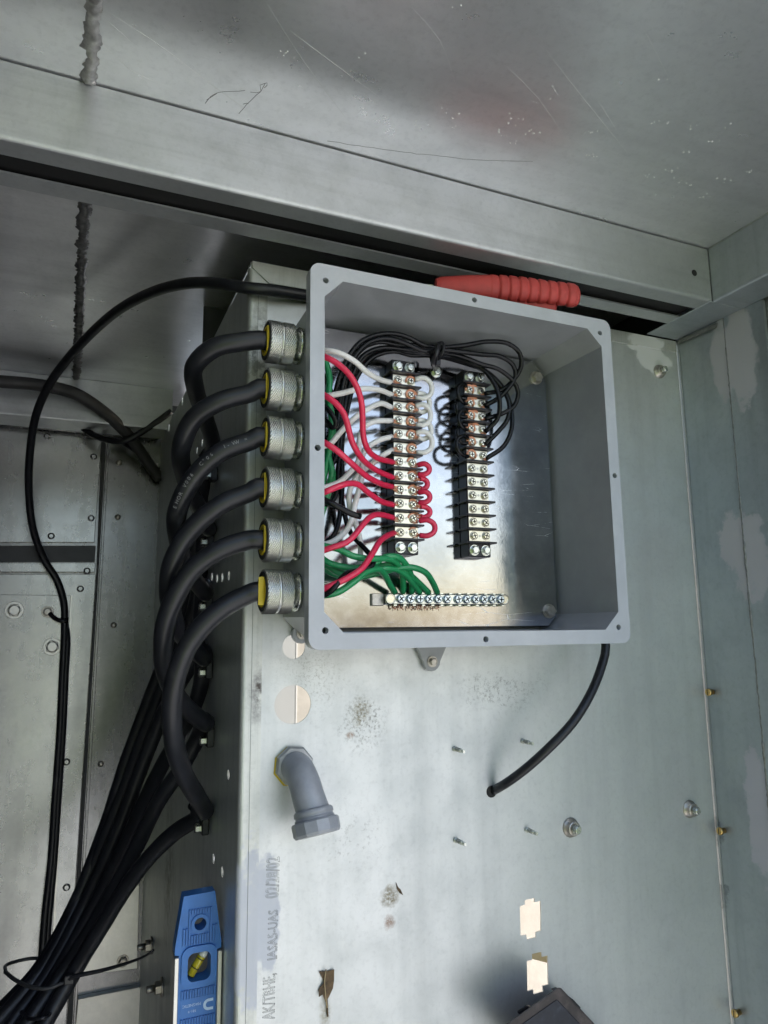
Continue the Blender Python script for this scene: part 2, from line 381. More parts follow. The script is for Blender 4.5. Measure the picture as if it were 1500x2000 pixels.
def hex_bolt_mesh(name, r, h, washer=None, axis=(0,-1,0), dome=True, mat='zinc_bolt'):
    m = MB()
    t = 0
    if washer: m.lathe((0,0,0), axis, [(0,washer[0]),(washer[1]*0.7,washer[0]),(washer[1],washer[0]*0.96)], 20); t = washer[1]
    m.lathe((0,0,0), axis, [(t,r),(t+h*0.8,r),(t+h*0.95,r*0.9)], 6, False)
    if dome: m.lathe((0,0,0), axis, [(t+h*0.9,r*0.80),(t+h,r*0.78),(t+h*1.04,r*0.6)], 16)
    me = m.mesh(name); me.materials.append(MATS[mat]); return me
def pan_screw_meshes(r=0.0040, h=0.0028):
    """square-washer terminal screw with a crossed slot"""
    m = MB(); m.lathe((0,0,0), (0,-1,0), [(0,r*1.16),(0.0009,r*1.16),(0.0011,r*1.05)], 18)
    m.lathe((0,0,0), (0,-1,0), [(0.0011,r*0.92),(h*0.75,r*0.92),(h,r*0.70)], 18)
    a = m.mesh('screw'); a.materials.append(MATS['nickel'])
    c = MB(); w = 0.00055
    c.box((-r*0.62,-h-0.00025,-w),(r*0.62,-h+0.0006,w)); c.box((-w,-h-0.0002,-r*0.62),(w,-h+0.0006,r*0.62))
    b = c.mesh('slot'); b.materials.append(MATS['dark_slot']); return a, b

# ------------------------------------------------------------------ setting
YW, XS, XR, ZC = 0.125, -0.208, 0.411, 0.314
g = MB().box((-120,-120,-1.45),(120,120,-1.40)).build('ground', 'ground'); struct(g)
ceil = MB().box((-0.545,-0.42,ZC),(XR+0.02,0.96,ZC+0.003)).build('ceiling', 'ceiling_zinc'); struct(ceil)
# rough stitch weld along the ceiling sheets
def weld(y0, y1, x, mat, seed, w):
    rnd = random.Random(seed); n = int((y1-y0)/0.0035); pts = [(x+rnd.uniform(-.0012,.0012), y0+(y1-y0)*i/n, ZC+w*0.42) for i in range(n+1)]
    m = MB().tube(pts, lambda t: w*(0.72+0.26*abs(math.sin(t*n*0.23+rnd.uniform(-.6,.6)))+rnd.uniform(0,.14)), 9, lambda i,k: rnd.uniform(-w*.22,w*.22))
    return m.build('weld_bead', mat, ceil)
weld(-0.30, 0.011, -0.377, 'weld', 3, 0.0074)
weld(0.089, 0.822, -0.377, 'weld_dark', 5, 0.0078)  # same seam as the front bead; recess shade put into its darker colour
rnd = random.Random(11)
m = MB()
for seg_ in ([(-0.3685,-0.0720,0.3140),(-0.3305,-0.0559,0.3140),(-0.2749,-0.0242,0.3140),(-0.2164,0.0072,0.3140)],[(-0.2550,-0.1274,0.3140),(-0.2132,-0.0849,0.3140),(-0.1425,-0.0222,0.3140)],[(-0.1523,-0.1683,0.3140),(-0.1141,-0.1470,0.3140),(-0.0789,-0.1097,0.3140)],
             [(-0.0330,-0.1753,0.3140),(0.0282,-0.1446,0.3140),(0.1282,-0.0958,0.3140)],[(0.0297,-0.2230,0.3140),(0.0894,-0.1902,0.3140)],[(-0.0483,-0.1450,0.3140),(-0.0023,-0.1249,0.3140),(0.0449,-0.0965,0.3140)],[(-0.3661,-0.0626,0.3140),(-0.3457,-0.0467,0.3140)],
             [(0.0540,-0.1415,0.3140),(0.0957,-0.1178,0.3140)],[(-0.2339,-0.1104,0.3140),(-0.1824,-0.0887,0.3140),(-0.1349,-0.0694,0.3140)],[(-0.3667,-0.0350,0.3140),(-0.3431,-0.0149,0.3140),(-0.3124,-0.0085,0.3140)]):
    p = smooth_path(seg_, 0.02); pts = [Vector((q.x,q.y,ZC-0.0001)) for q in p]
    m.tube(pts, lambda t: 0.00014*(0.2+0.8*math.sin(math.pi*min(1,max(0,t)))), 4)
m.build('scratch_mark', 'scratch', ceil)['kind'] = 'stuff'
m = MB()
for (u, v, n_) in ():
    pass
for c_ in ((-0.2327,-0.0832,0.3140),(-0.1746,-0.1052,0.3140),(-0.0738,-0.0772,0.3140),(-0.0544,-0.0758,0.3140),(-0.0576,-0.0615,0.3140),(-0.0060,-0.0975,0.3140),(-0.0014,-0.0889,0.3140),(-0.0042,-0.0729,0.3140),(0.0045,-0.1194,0.3140),(0.0066,-0.1382,0.3140),(0.0731,-0.1075,0.3140),(0.0907,-0.1829,0.3140),(0.1270,-0.1426,0.3140),(0.1609,-0.1529,0.3140),(0.1950,-0.1671,0.3140),(0.1979,-0.1426,0.3140),(0.1883,-0.1217,0.3140),(0.2153,-0.0804,0.3140),(0.2246,-0.0764,0.3140),(0.2597,-0.1018,0.3140),(0.1956,-0.0905,0.3140),(0.0975,-0.0778,0.3140),(0.0190,-0.0841,0.3140),(0.0104,-0.0669,0.3140),(-0.0916,-0.0527,0.3140),(-0.2971,0.0213,0.3140),(-0.2516,0.0729,0.3140),(0.2768,-0.1224,0.3140),(-0.1182,-0.1826,0.3140),(0.1767,-0.0732,0.3140),(0.2639,-0.0681,0.3140)):
    for _ in range(rnd.randint(2,5)):
        x = c_[0]+rnd.gauss(0,0.0045); y = c_[1]+rnd.gauss(0,0.003); r_ = rnd.uniform(.0004,.0011)
        m.prism([(x+r_*math.cos(a)*rnd.uniform(.5,1.3), y+r_*math.sin(a)*rnd.uniform(.5,1.3), ZC-0.0001) for a in (0,1.2,2.4,3.7,5)], (0,0,-0.0004))
m.build('paint_fleck', 'fleck', ceil)['kind'] = 'stuff'
m = MB()
for seg_ in ([(-0.2788,-0.0007,0.3140),(-0.2762,-0.0116,0.3140),(-0.2703,-0.0194,0.3140),(-0.2488,-0.0305,0.3140)],[(-0.2783,-0.0058,0.3140),(-0.2715,-0.0183,0.3140)],[(-0.2475,0.0006,0.3140),(-0.2419,-0.0211,0.3140),(-0.2360,-0.0352,0.3140),(-0.2341,-0.0460,0.3140)],[(-0.2450,-0.0301,0.3140),(-0.2360,-0.0352,0.3140),(-0.2386,-0.0421,0.3140),(-0.2334,-0.0469,0.3140),(-0.2344,-0.0399,0.3140)],[(-0.2472,-0.0132,0.3140),(-0.2425,-0.0152,0.3140)],[(-0.1592,0.0047,0.3140),(-0.1284,0.0001,0.3140),(-0.0819,-0.0091,0.3140),(-0.0453,-0.0174,0.3140),(-0.0084,-0.0266,0.3140),(0.0468,-0.0469,0.3140)]):
    p = smooth_path(seg_, 0.006); m.tube([Vector((q.x+rnd.gauss(0,.0004),q.y+rnd.gauss(0,.0004),ZC+0.00008)) for q in p], 0.0003, 4)
m.build('pencil_mark', 'pencil', ceil)['kind'] = 'stuff'

# front panel sheet with its knockouts and module cut-outs
panel = bpy.data.objects.new('wall_panel', None); col.objects.link(panel); struct(panel)
def cut(l): return [(p[0], p[2]) for p in l]
holes = [circle(-0.1537,-0.1794,0.0122), circle(-0.1543,-0.2373,0.0193), circle(-0.134,-0.1605,0.018),
         cut([(0.1083,0.1250,-0.4678),(0.1151,0.1250,-0.4672),(0.1153,0.1250,-0.4625),(0.1283,0.1250,-0.4622),(0.1281,0.1250,-0.4665),(0.1364,0.1250,-0.4666),(0.1353,0.1250,-0.4974),(0.1284,0.1250,-0.4979),(0.1281,0.1250,-0.5031),(0.1159,0.1250,-0.5032),(0.1155,0.1250,-0.4984),(0.1081,0.1250,-0.4982)]),
         cut([(0.1148,0.1250,-0.5248),(0.1215,0.1250,-0.5250),(0.1218,0.1250,-0.5188),(0.1348,0.1250,-0.5189),(0.1352,0.1250,-0.5242),(0.1428,0.1250,-0.5240),(0.1417,0.1250,-0.5536),(0.1342,0.1250,-0.5537),(0.1345,0.1250,-0.5595),(0.1217,0.1250,-0.5596),(0.1213,0.1250,-0.5549),(0.1139,0.1250,-0.5550)])]
sheet_with_holes('panel_sheet', [(-0.2062,-1.38),(XR-0.002,-1.38),(XR-0.002,0.2355),(-0.2062,0.2355)], holes, YW, 0.0016, 'panel_zinc', panel)
# folded edging strips round the panel, mitred at the top corner
prof = [(-0.1873,YW-0.0002),(-0.1873,YW-0.0018),(-0.2035,YW-0.0018)] + [(-0.2035-0.0048*math.sin(a), YW+0.003-0.0048*math.cos(a)) for a in (0.3,0.6,0.9,1.2,1.57)] + [(-0.2083,YW+0.006),(-0.2063,YW+0.006),(-0.2063,YW-0.0002)]
ztop = lambda x: 0.2125 + (-0.1873-x)*0.80
m = MB(); n = len(prof)
vs = [(x,y,-1.38) for x,y in prof] + [(x,y,ztop(x)) for x,y in prof]
m.add(vs, [(i,(i+1)%n,n+(i+1)%n,n+i) for i in range(n)] + [tuple(range(n))[::-1], tuple(range(n,2*n))], False)
m.build('edge_strip', 'strip_zinc', panel)
MB().prism([(-0.1862,YW-0.0002,0.2140),(-0.2050,YW-0.0002,0.2290),(-0.2050,YW-0.0002,0.2370),(XR-0.003,YW-0.0002,0.2395),(XR-0.003,YW-0.0002,0.2228)], (0,-0.0018,0)).build('edge_strip', 'strip_zinc', panel, 0.0005, 1)
MB().box((-0.2045,YW+0.002,0.2362),(XR,0.90,0.238)).build('top_light_stop', 'side_zinc', panel)  # added sheet running back, keeps light behind the panel out of the gap above
# scribed line left of the sheet
MB().box((-0.1978,YW-0.0021,-1.0),(-0.1975,YW-0.0017,0.20)).build('scribe_line', 'pencil', panel)
# side of the enclosure, running back from the fold, with its row of small holes
side = bpy.data.objects.new('side_wall', None); col.objects.link(side); struct(side)
sh = [(-0.2080,0.3827,0.2397),(-0.2080,0.6214,0.2495),(-0.2080,0.7985,0.2564),(-0.2080,0.4012,0.0999),(-0.2080,0.4447,0.0991),(-0.2080,0.2978,-0.0963),(-0.2080,0.2640,-0.1006),(-0.2080,0.2328,-0.1016),(-0.2080,0.1953,-0.1025),(-0.2080,0.1745,-0.3092),(-0.2080,0.2428,-0.4088),(-0.2080,0.1942,-0.4089),(-0.2080,0.3578,-0.3104),(-0.2080,0.3418,-0.2274)]
so = sheet_with_holes('side_sheet', [(YW+0.0062,-1.38),(0.9299,-1.38),(0.9299,0.240),(YW+0.0062,0.226)], [circle(p[1], min(p[2],0.228), 0.0052 if p[1] < .5 else 0.0075, 18) for p in sh], 0, 0.0016, 'side_zinc', side)
so.data.transform(Matrix(((0,1,0,XS),(1,0,0,0),(0,0,1,0),(0,0,0,1)))); so.data.flip_normals()
# boards seen through the openings behind the panel
struct(MB().box((-0.19,0.3006,-1.0),(-0.0985,0.31,0.10)).build('board_white', 'board_white'))
struct(MB().box((-0.0970,0.3008,-1.0),(0.50,0.313,0.10)).build('board_beige', 'board_beige'))
struct(MB().box((-0.0986,0.3003,-1.0),(-0.0969,0.314,0.10)).build('board_edge', 'paper_white'))
struct(MB().prism([(0.1368,0.1500,-0.5268),(0.1695,0.1500,-0.5270),(0.1683,0.1500,-0.5475),(0.1364,0.1500,-0.5354)], (0,0.003,0)).build('corner_shade_strip', 'tan_shade'))  # tan strip added to give the second cut-out its shaded top corner
# right wall
rw = bpy.data.objects.new('wall_right', None); col.objects.link(rw); struct(rw)
ys = 0.0432
MB().box((XR,ys+0.0012,-1.38),(XR+0.0016,0.128,ZC)).build('wall_sheet', 'right_zinc', rw)
MB().box((XR-0.0008,-0.0175,-1.38),(XR+0.0008,ys-0.0008,ZC)).build('wall_sheet', 'right_zinc', rw)
MB().box((XR+0.004,-0.42,-1.38),(XR+0.0056,-0.0185,ZC)).build('wall_sheet', 'right_zinc', rw)
MB().box((XR+0.0018,-0.04,-1.38),(XR+0.0035,0.08,ZC)).build('wall_backing', 'weld_dark', rw)
MB().box((XR-0.0014,0.1205,-1.38),(XR-0.0004,0.1217,0.226)).build('corner_bead', 'beam_zinc', rw)
rnd = random.Random(5)
m = MB(); zz = [0.20-i*0.004 for i in range(230)]
m.tube([(XR-0.0003+rnd.uniform(-.0003,.0003), ys+rnd.uniform(-.0004,.0004), z) for z in zz], lambda t: 0.0011+0.0009*abs(math.sin(t*37))*(1 if (0.22<t<0.42 or t>0.55) else 0.1), 6, lambda i,k: rnd.uniform(-.0004,.0004))
m.build('weld_bead', 'weld_dark', rw)
MB().box((XR-0.0035,-0.0185,-1.38),(XR+0.001,-0.0160,ZC-0.075)).build('wall_edge', 'right_zinc', rw)
MB().prism([(0.4085,0.1188,0.2337),(0.4085,0.0529,0.2316),(0.4085,0.0506,0.2379),(0.4085,0.1182,0.2396)], (-0.0012,0,0)).build('weld_bead', 'weld_dark', rw)
# back wall of the left recess
bw = bpy.data.objects.new('wall_back', None); col.objects.link(bw); struct(bw)
YB = 0.93
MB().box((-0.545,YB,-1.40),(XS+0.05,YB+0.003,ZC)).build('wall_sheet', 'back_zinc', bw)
struct(MB().box((-0.545,-0.42,-1.40),(-0.540,YB,ZC)).build('wall_left', 'wall_dark'))  # unseen wall, set close and made dark to shade the recess
struct(MB().prism([(-0.545,-0.425,-1.38),(-1.02,-1.40,-1.38),(-1.01,-1.40,-1.38),(-0.535,-0.425,-1.38)],(0,0,1.70)).build('left_light_blocker', 'wall_dark'))  # unseen dark sheet added to block light coming from the left
struct(MB().box((XS-0.0005,0.42,0.2300),(XR+0.05,0.424,ZC)).build('gap_light_stop', 'wall_dark'))  # added dark sheet, stops light showing through above the panel
struct(MB().box((XR-0.0018,0.1268,0.2365),(XR+0.0004,0.42,ZC)).build('gap_light_stop', 'wall_dark'))  # added side sheet, closes the same light gap at the right
bb = MB().prism([(-0.5395,0.823,ZC-0.0005),(-0.5395,0.823,0.2335),(-0.5395,0.8245,0.231),(-0.5395,0.90,0.231),(-0.5395,0.90,0.233),(-0.5395,0.828,0.233),(-0.5395,0.826,0.236),(-0.5395,0.826,ZC-0.0005)], (0.5395-0.2,0,0)).build('roof_beam', 'beam_zinc')
tag(bb, 'zinc roof beam along the dark back of the left recess', 'beam')
rl = MB().tube([(-0.5841,0.9150,0.2396),(-0.4543,0.9150,0.2415),(-0.3190,0.9150,0.2408),(-0.2154,0.9150,0.2404)], 0.0085, 12).build('conduit_rail', 'door_zinc')
tag(rl, 'pale horizontal rail just under the rear roof beam in the recess', 'rail')
def plate(name, pts, mat, parent, th=0.003, bev=0.0008):
    return MB().prism(pts, (0,-th,0)).build(name, mat, parent, bev, 1)
up = thing('access_panel', 'upper dull metal access panel with corner fasteners, left recess', 'panel', (-0.42,YB,0.1))
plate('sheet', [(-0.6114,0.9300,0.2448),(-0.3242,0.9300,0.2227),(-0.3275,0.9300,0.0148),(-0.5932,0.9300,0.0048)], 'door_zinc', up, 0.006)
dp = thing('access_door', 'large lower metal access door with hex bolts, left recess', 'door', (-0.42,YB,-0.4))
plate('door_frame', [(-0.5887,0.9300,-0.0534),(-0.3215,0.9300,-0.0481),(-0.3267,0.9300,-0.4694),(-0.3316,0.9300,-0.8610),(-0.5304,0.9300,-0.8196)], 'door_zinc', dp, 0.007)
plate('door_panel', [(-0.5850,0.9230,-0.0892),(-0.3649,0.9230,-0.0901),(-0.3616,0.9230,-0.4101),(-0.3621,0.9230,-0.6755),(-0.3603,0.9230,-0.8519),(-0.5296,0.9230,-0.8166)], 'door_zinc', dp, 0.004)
plate('door_edge', [(-0.3649,0.9190,-0.0903),(-0.3612,0.9190,-0.0903),(-0.3587,0.9190,-0.6747),(-0.3578,0.9190,-0.8506),(-0.3611,0.9190,-0.8499),(-0.3621,0.9190,-0.6742)], 'level_edge', dp, 0.003, 0)
gp = thing('vent_slot', 'dark slot with a bright lower lip between the two access panels', 'vent', (-0.42,YB,0.0))
plate('slot_back', [(-0.5927,0.9300,-0.0008),(-0.3243,0.9300,0.0088),(-0.3246,0.9300,-0.0239),(-0.5904,0.9300,-0.0310)], 'black_plastic', gp, 0.002, 0)
plate('slot_lip', [(-0.5903,0.9300,-0.0328),(-0.3236,0.9300,-0.0259),(-0.3236,0.9300,-0.0441),(-0.5890,0.9300,-0.0497)], 'door_zinc', gp, 0.009)
jp = thing('door_jamb', 'narrow upright metal jamb beside the access panels', 'jamb', (-0.32,YB,-0.4))
plate('jamb_bar', [(-0.3241,0.9300,0.2206),(-0.3153,0.9300,0.2192),(-0.3169,0.9300,-0.0460),(-0.3195,0.9300,-0.4701),(-0.3214,0.9300,-0.8631),(-0.3299,0.9300,-0.8613),(-0.3258,0.9300,-0.4695),(-0.3207,0.9300,-0.0461)], 'wall_dark', jp, 0.012)
plate('jamb_lip', [(-0.3134,0.9300,0.2194),(-0.3084,0.9300,0.2188),(-0.3103,0.9300,-0.0459),(-0.3123,0.9300,-0.4708),(-0.3154,0.9300,-0.8644),(-0.3197,0.9300,-0.8635),(-0.3177,0.9300,-0.4703),(-0.3150,0.9300,-0.0460)], 'back_zinc', jp, 0.008)
hb = hex_bolt_mesh('hex_bolt', 0.0125, 0.007, (0.0165,0.0015), mat='level_edge')
for i, p in enumerate(((-0.4601,0.9190,-0.1187), (-0.3917,0.9190,-0.1869))):
    link('hex_bolt', hb, dp, None, Vector(p)-dp.location, (0,0.3*i,0))
wm = MB().lathe((0,0,0),(0,-1,0),[(0,0.0066),(0.0012,0.0062),(0.0014,0.0042),(0.0026,0.0036)],18).mesh('plug'); wm.materials.append(MATS['door_zinc'])
for p in ((-0.3482,0.9230,-0.0771), (-0.3552,0.9230,-0.3996), (-0.3380,0.9210,-0.0421), (-0.3431,0.9230,-0.6204)): link('plug', wm, dp, None, Vector(p)-dp.location)
for p in ((-0.3372,0.9240,0.1881), (-0.3357,0.9240,0.0629), (-0.4057,0.9240,0.0242), (-0.4244,0.9240,0.2220)): link('fastener', wm, up, None, Vector(p)-up.location)
rv = MB().lathe((0,0,0),(0,-1,0),[(0,0.006),(0.002,0.0055),(0.0035,0.002)],12).mesh('rivet'); rv.materials.append(MATS['old_steel'])
for p in ((-0.2837,0.9300,-0.1474), (-0.2946,0.9300,-0.4093), (-0.2890,0.9300,0.1807), (-0.2859,0.9300,0.0685)): link('rivet', rv, bw, None, p)
plate('lower_plate', [(-0.3118,0.9300,-0.6198),(-0.2159,0.9300,-0.6241),(-0.2131,0.9300,-0.7814),(-0.3158,0.9300,-0.7757)], 'level_edge', bw, 0.004)
plate('lower_plate', [(-0.3140,0.9300,-0.8100),(-0.1918,0.9300,-0.8099),(-0.1683,0.9300,-0.8950),(-0.3163,0.9300,-0.8642)], 'level_edge', bw, 0.014)
lb = hex_bolt_mesh('plate_bolt', 0.008, 0.006, (0.011,0.001), mat='old_steel'); link('plate_bolt', lb, bw, None, (-0.2394,0.9260,-0.7638))

# ------------------------------------------------------------------ roof channel and side beam
def beam_profile():
    y0, y1, zt, zb, r = 0.0125, 0.0885, ZC-0.0016, 0.2415, 0.004
    out = [(y0,zt)] + [(y0+r-r*math.cos(a), zb+r-r*math.sin(a)) for a in (0,0.4,0.8,1.2,1.57)] + [(0.036,zb),(0.036,zb+0.002),(y0+r,zb+0.002),(y0+0.002,zb+r),(y0+0.002,zt-0.002)]
    out += [(y1-0.002,zt-0.002),(y1-0.002,zb+r),(y1-r,zb+0.002),(0.063,zb+0.002),(0.063,zb),(y1-r,zb),(y1,zb+r),(y1,zt)]
    return out
ch = thing('roof_channel', 'zinc roof channel with slotted underside crossing above the grey box', 'beam', (-0.2,0.05,0.2415))
bp = beam_profile(); m = MB(); n = len(bp); x0, x1 = -0.5395, 0.3565
vs = [(x0,y,z) for y,z in bp] + [(x1,y,z) for y,z in bp]
m.add(vs, [(i,n+i,n+(i+1)%n,(i+1)%n) for i in range(n)], False)
m.build('channel_sheet', 'beam_zinc', ch)
MB().box((x0+0.001,0.0152,0.2475),(x1-0.001,0.0850,0.2500)).build('channel_shade_sheet','dark_slot',ch)  # added dark sheet; stands in for the shade inside the channel slot
MB().lathe((0.3301,0.0125,0.2752),(0,1,0),[(-0.0003,0.0042),(0.0002,0.0042)],18).build('screw_hole','dark_slot',ch)
# lumpy weld drip over the channel's upper edge
rnd = random.Random(9); m = MB()
m.tube(smooth_path([(-0.3778,0.0120,0.3350),(-0.3769,0.0105,0.3255),(-0.3753,0.0100,0.3180),(-0.3741,0.0108,0.3114)],0.003), lambda t: 0.0042-0.0016*abs(t-.4)*2, 9, lambda i,k: rnd.uniform(-.0007,.0007))
m.build('weld_drip','weld',ch)
sb = thing('side_beam', 'folded zinc angle running along the right wall under the ceiling', 'beam', (0.38,0,0.2415))
m = MB(); xa, xb, zt, zb = 0.3575, XR-0.0012, ZC-0.0006, 0.2412
pr = [(xa,zt)] + [(xa+0.004-0.004*math.cos(a), zb+0.004-0.004*math.sin(a)) for a in (0,.4,.8,1.2,1.57)] + [(xb,zb),(xb,zb+0.002),(xa+0.004,zb+0.002),(xa+0.002,zb+0.004),(xa+0.002,zt)]
n = len(pr); m.add([(x,-0.42,z) for x,z in pr]+[(x,0.0124,z) for x,z in pr], [(i,(i+1)%n,n+(i+1)%n,n+i) for i in range(n)]+[tuple(range(n)),tuple(range(n,2*n))[::-1]], False)
m.build('angle_sheet', 'right_zinc', sb)
MB().prism([(0.3535,0.0126,zb-0.0003),(0.3535,0.1228,zb-0.0003),(xb,0.1228,zb-0.0003),(xb,0.0126,zb-0.0003)],(0,0,0.002)).build('lower_flange','right_zinc',sb,0.0008,1)
MB().tube([(0.3575,-0.41,ZC-0.0008),(0.3575,0.011,ZC-0.0008)],0.0012,6).build('weld_bead','beam_zinc',sb)

# ------------------------------------------------------------------ junction box
W2, H2, MG = 0.1777, 0.18, 0.0141
jb = thing('junction_box', 'open square grey plastic junction box mounted on the zinc panel', 'junction box', (0,0.12,-0.18))
def rr_rect(w, h, r, n=6):
    out = []
    for cx, cz, a0 in ((w-r,h-r,0),(-w+r,h-r,90),(-w+r,-h+r,180),(w-r,-h+r,270)):
        for i in range(n+1):
            a = math.radians(a0+90*i/n); out.append((cx+r*math.cos(a), cz+r*math.sin(a)))
    return out
def cham_rect(w, h, c): return [(w-c,h),(-w+c,h),(-w,h-c),(-w,-h+c),(-w+c,-h),(w-c,-h),(w,-h+c),(w,h-c)]
hole_xz = [(-0.1625,0.1635),(0.1625,0.1635),(0.1625,-0.1635),(-0.1625,-0.1635),(0,0.1735),(0,-0.1735),(-0.1700,0.0),(0.1705,0.0)]
rim = sheet_with_holes('rim', rr_rect(W2,H2,0.010), [cham_rect(W2-MG,H2-MG,0.0185)] + [circle(x,z,0.0030,16) for x,z in hole_xz], 0, 0.013, 'rim_lit_grey', jb)
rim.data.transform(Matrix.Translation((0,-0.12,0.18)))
me = MB().lathe((0,0,0),(0,1,0),[(0.0085,0.0031),(0.012,0.0031),(0.0125,0.002)],16).mesh('screw_insert'); me.materials.append(MATS['black_plastic'])
mc = MB()
mc.rings([[Vector((math.cos(a)*r,y,math.sin(a)*r)) for a in [2*math.pi*k/20 for k in range(20)]] for r,y in ((0.0043,-0.0002),(0.0030,0.0012))], False)
mcm = mc.mesh('countersink'); mcm.materials.append(MATS['box_grey'])
for x,z in hole_xz:
    link('screw_insert', me, jb, None, (x,-0.12,z+0.18)); 
# tray: chamfered inner walls, slightly drafted, with a real wall thickness
inner0 = cham_rect(W2-MG,H2-MG,0.0185); inner1 = cham_rect(0.1605,0.1645,0.017)
outer0 = cham_rect(0.1690,0.1715,0.020); outer1 = cham_rect(0.1670,0.1695,0.020)
def ring(l, y): return [Vector((x,y,z)) for x,z in l]
m = MB(); m.rings([ring(outer0,0.0128),ring(outer1,0.1195)], False, False); m.rings([ring(inner0,0.0005)[::-1],ring(inner1,0.1150)[::-1]], False, False)
m.add(ring(inner1,0.1150), [tuple(range(8))]); m.add(ring(outer1,0.1195), [tuple(range(8))[::-1]])
m.build('tray', 'box_grey', jb)
pl = MB().prism([(x,0.0950,z) for x,z in [(0.1385,0.1605),(-0.1385,0.1605),(-0.1565,0.1425),(-0.1565,-0.1480),(-0.1435,-0.1610),(0.1435,-0.1610),(0.1565,-0.1480),(0.1565,0.1425)]], (0,0.002,0)).build('back_plate', 'aluminium_plate', jb, 0.0004, 1)
for (x,z) in ((-0.142,0.145),(0.142,0.145),(0.142,-0.147),(-0.142,-0.147)):
    MB().lathe((x,0.0972,z),(0,1,0),[(0,0.008),(0.0178,0.009)],12).build('standoff','box_grey',jb)
pb = hex_bolt_mesh('plate_bolt', 0.0068, 0.0050, (0.0085,0.0012), dome=False, mat='old_steel')
for (x,z) in ((0.1420,0.1395),(0.1445,-0.1440),(-0.142,0.143),(-0.142,-0.144)): link('plate_bolt', pb, jb, None, (x,0.0950-0.12,z+0.18))
# mounting feet with screws
def foot(cx, cz, ang):
    pts = []
    for (a, b) in [(-0.026,0.030),(0.026,0.030)] + [(0.0105*math.cos(t), -0.0*1-0.0105*math.sin(t)) for t in [i*math.pi/8 for i in range(9)]]:
        c, s = math.cos(ang), math.sin(ang); pts.append((cx+a*c-b*s, 0.1235, cz+a*s+b*c))
    f = MB().prism(pts, (0,-0.0065,0)).build('mounting_foot', 'box_grey', jb, 0.0012, 2)
    link('foot_screw', fs_mesh, f, None, (cx,0.117-0.12,cz+0.18))
fs_mesh = hex_bolt_mesh('foot_screw', 0.0044, 0.0040, (0.0062,0.0012), mat='old_steel')
foot(0.0018,-0.1985,0.0); foot(-0.0,0.1985,math.pi)
foot(-0.1475,-0.166,-0.75)

# ------------------------------------------------------------------ cable glands
def gland_parts():
    def knurl(t0, t1, r, rows):
        m = MB(); seg = 64
        prof_ = [(t0, r-0.0012)] + [(t0+0.0004+(t1-t0-0.0008)*i/rows, r) for i in range(rows+1)] + [(t1, r-0.0012)]
        m.lathe((0,0,0),(-1,0,0),prof_,seg,False,0,lambda i,k: (0.00062 if (i+k)%2 else -0.00052) if 0 < i < len(prof_)-1 else 0)
        return m
    a = knurl(0.0085,0.0200,0.0205,11).mesh('knurled_nut')
    b = MB().lathe((0,0,0),(-1,0,0),[(0.0195,0.0195),(0.0196,0.0202),(0.0228,0.0202),(0.0229,0.0195)],48).mesh('smooth_band')
    c = knurl(0.0224,0.0345,0.0205,11).mesh('knurled_cap')
    d = MB().lathe((0,0,0),(-1,0,0),[(0.0,0.0185),(0.0035,0.0185),(0.004,0.0170),(0.0090,0.0170)],36).mesh('hub')
    e = MB(); e.rings([[Vector((-t, r*math.cos(2*math.pi*k/36), r*math.sin(2*math.pi*k/36))) for k in range(36)] for t,r in ((0.0335,0.0192),(0.0352,0.0188),(0.0352,0.0150),(0.030,0.0145))], False)
    e = e.mesh('lip')
    f = MB(); f.rings([[Vector((-t, r*math.cos(2*math.pi*k/30), r*math.sin(2*math.pi*k/30))) for k in range(30)] for t,r in ((0.0340,0.0149),(0.0356,0.0146),(0.0356,0.0108),(0.030,0.0105))], False)
    f = f.mesh('seal')
    for me_, mt in ((a,'gland_alu'),(b,'gland_alu'),(c,'gland_alu'),(d,'zinc_bolt'),(e,'gland_rubber'),(f,'yellow_seal')): me_.materials.append(MATS[mt])
    return a,b,c,d,e,f
gm = gland_parts()
GZ = [0.1213,0.0719,0.0229,-0.0275,-0.0778,-0.1266]; GY = 0.064
ordn = ['topmost','second from the top','third from the top','fourth from the top','fifth from the top','lowest']
for i, z in enumerate(GZ):
    t = thing('cable_gland', '%s of the six knurled metal cable glands on the box side' % ordn[i], 'cable gland', (-0.1685,GY,z), 'knurled cable glands on the box side')
    for me_ in gm: link(me_.name, me_, t, None, (0,0,0), (0.37*i,0,0))
    tongue = MB().prism([(-0.1685-0.0354,GY-0.013+0.003*(i%2),z-0.011),(-0.1685-0.0354,GY-0.0095,z-0.013),(-0.1685-0.0354,GY-0.0095,z+0.013),(-0.1685-0.0354,GY-0.013+0.003*(i%2),z+0.011)],(-0.0012-0.004*(i==5),0,0)).build('seal_tongue','yellow_seal',t)

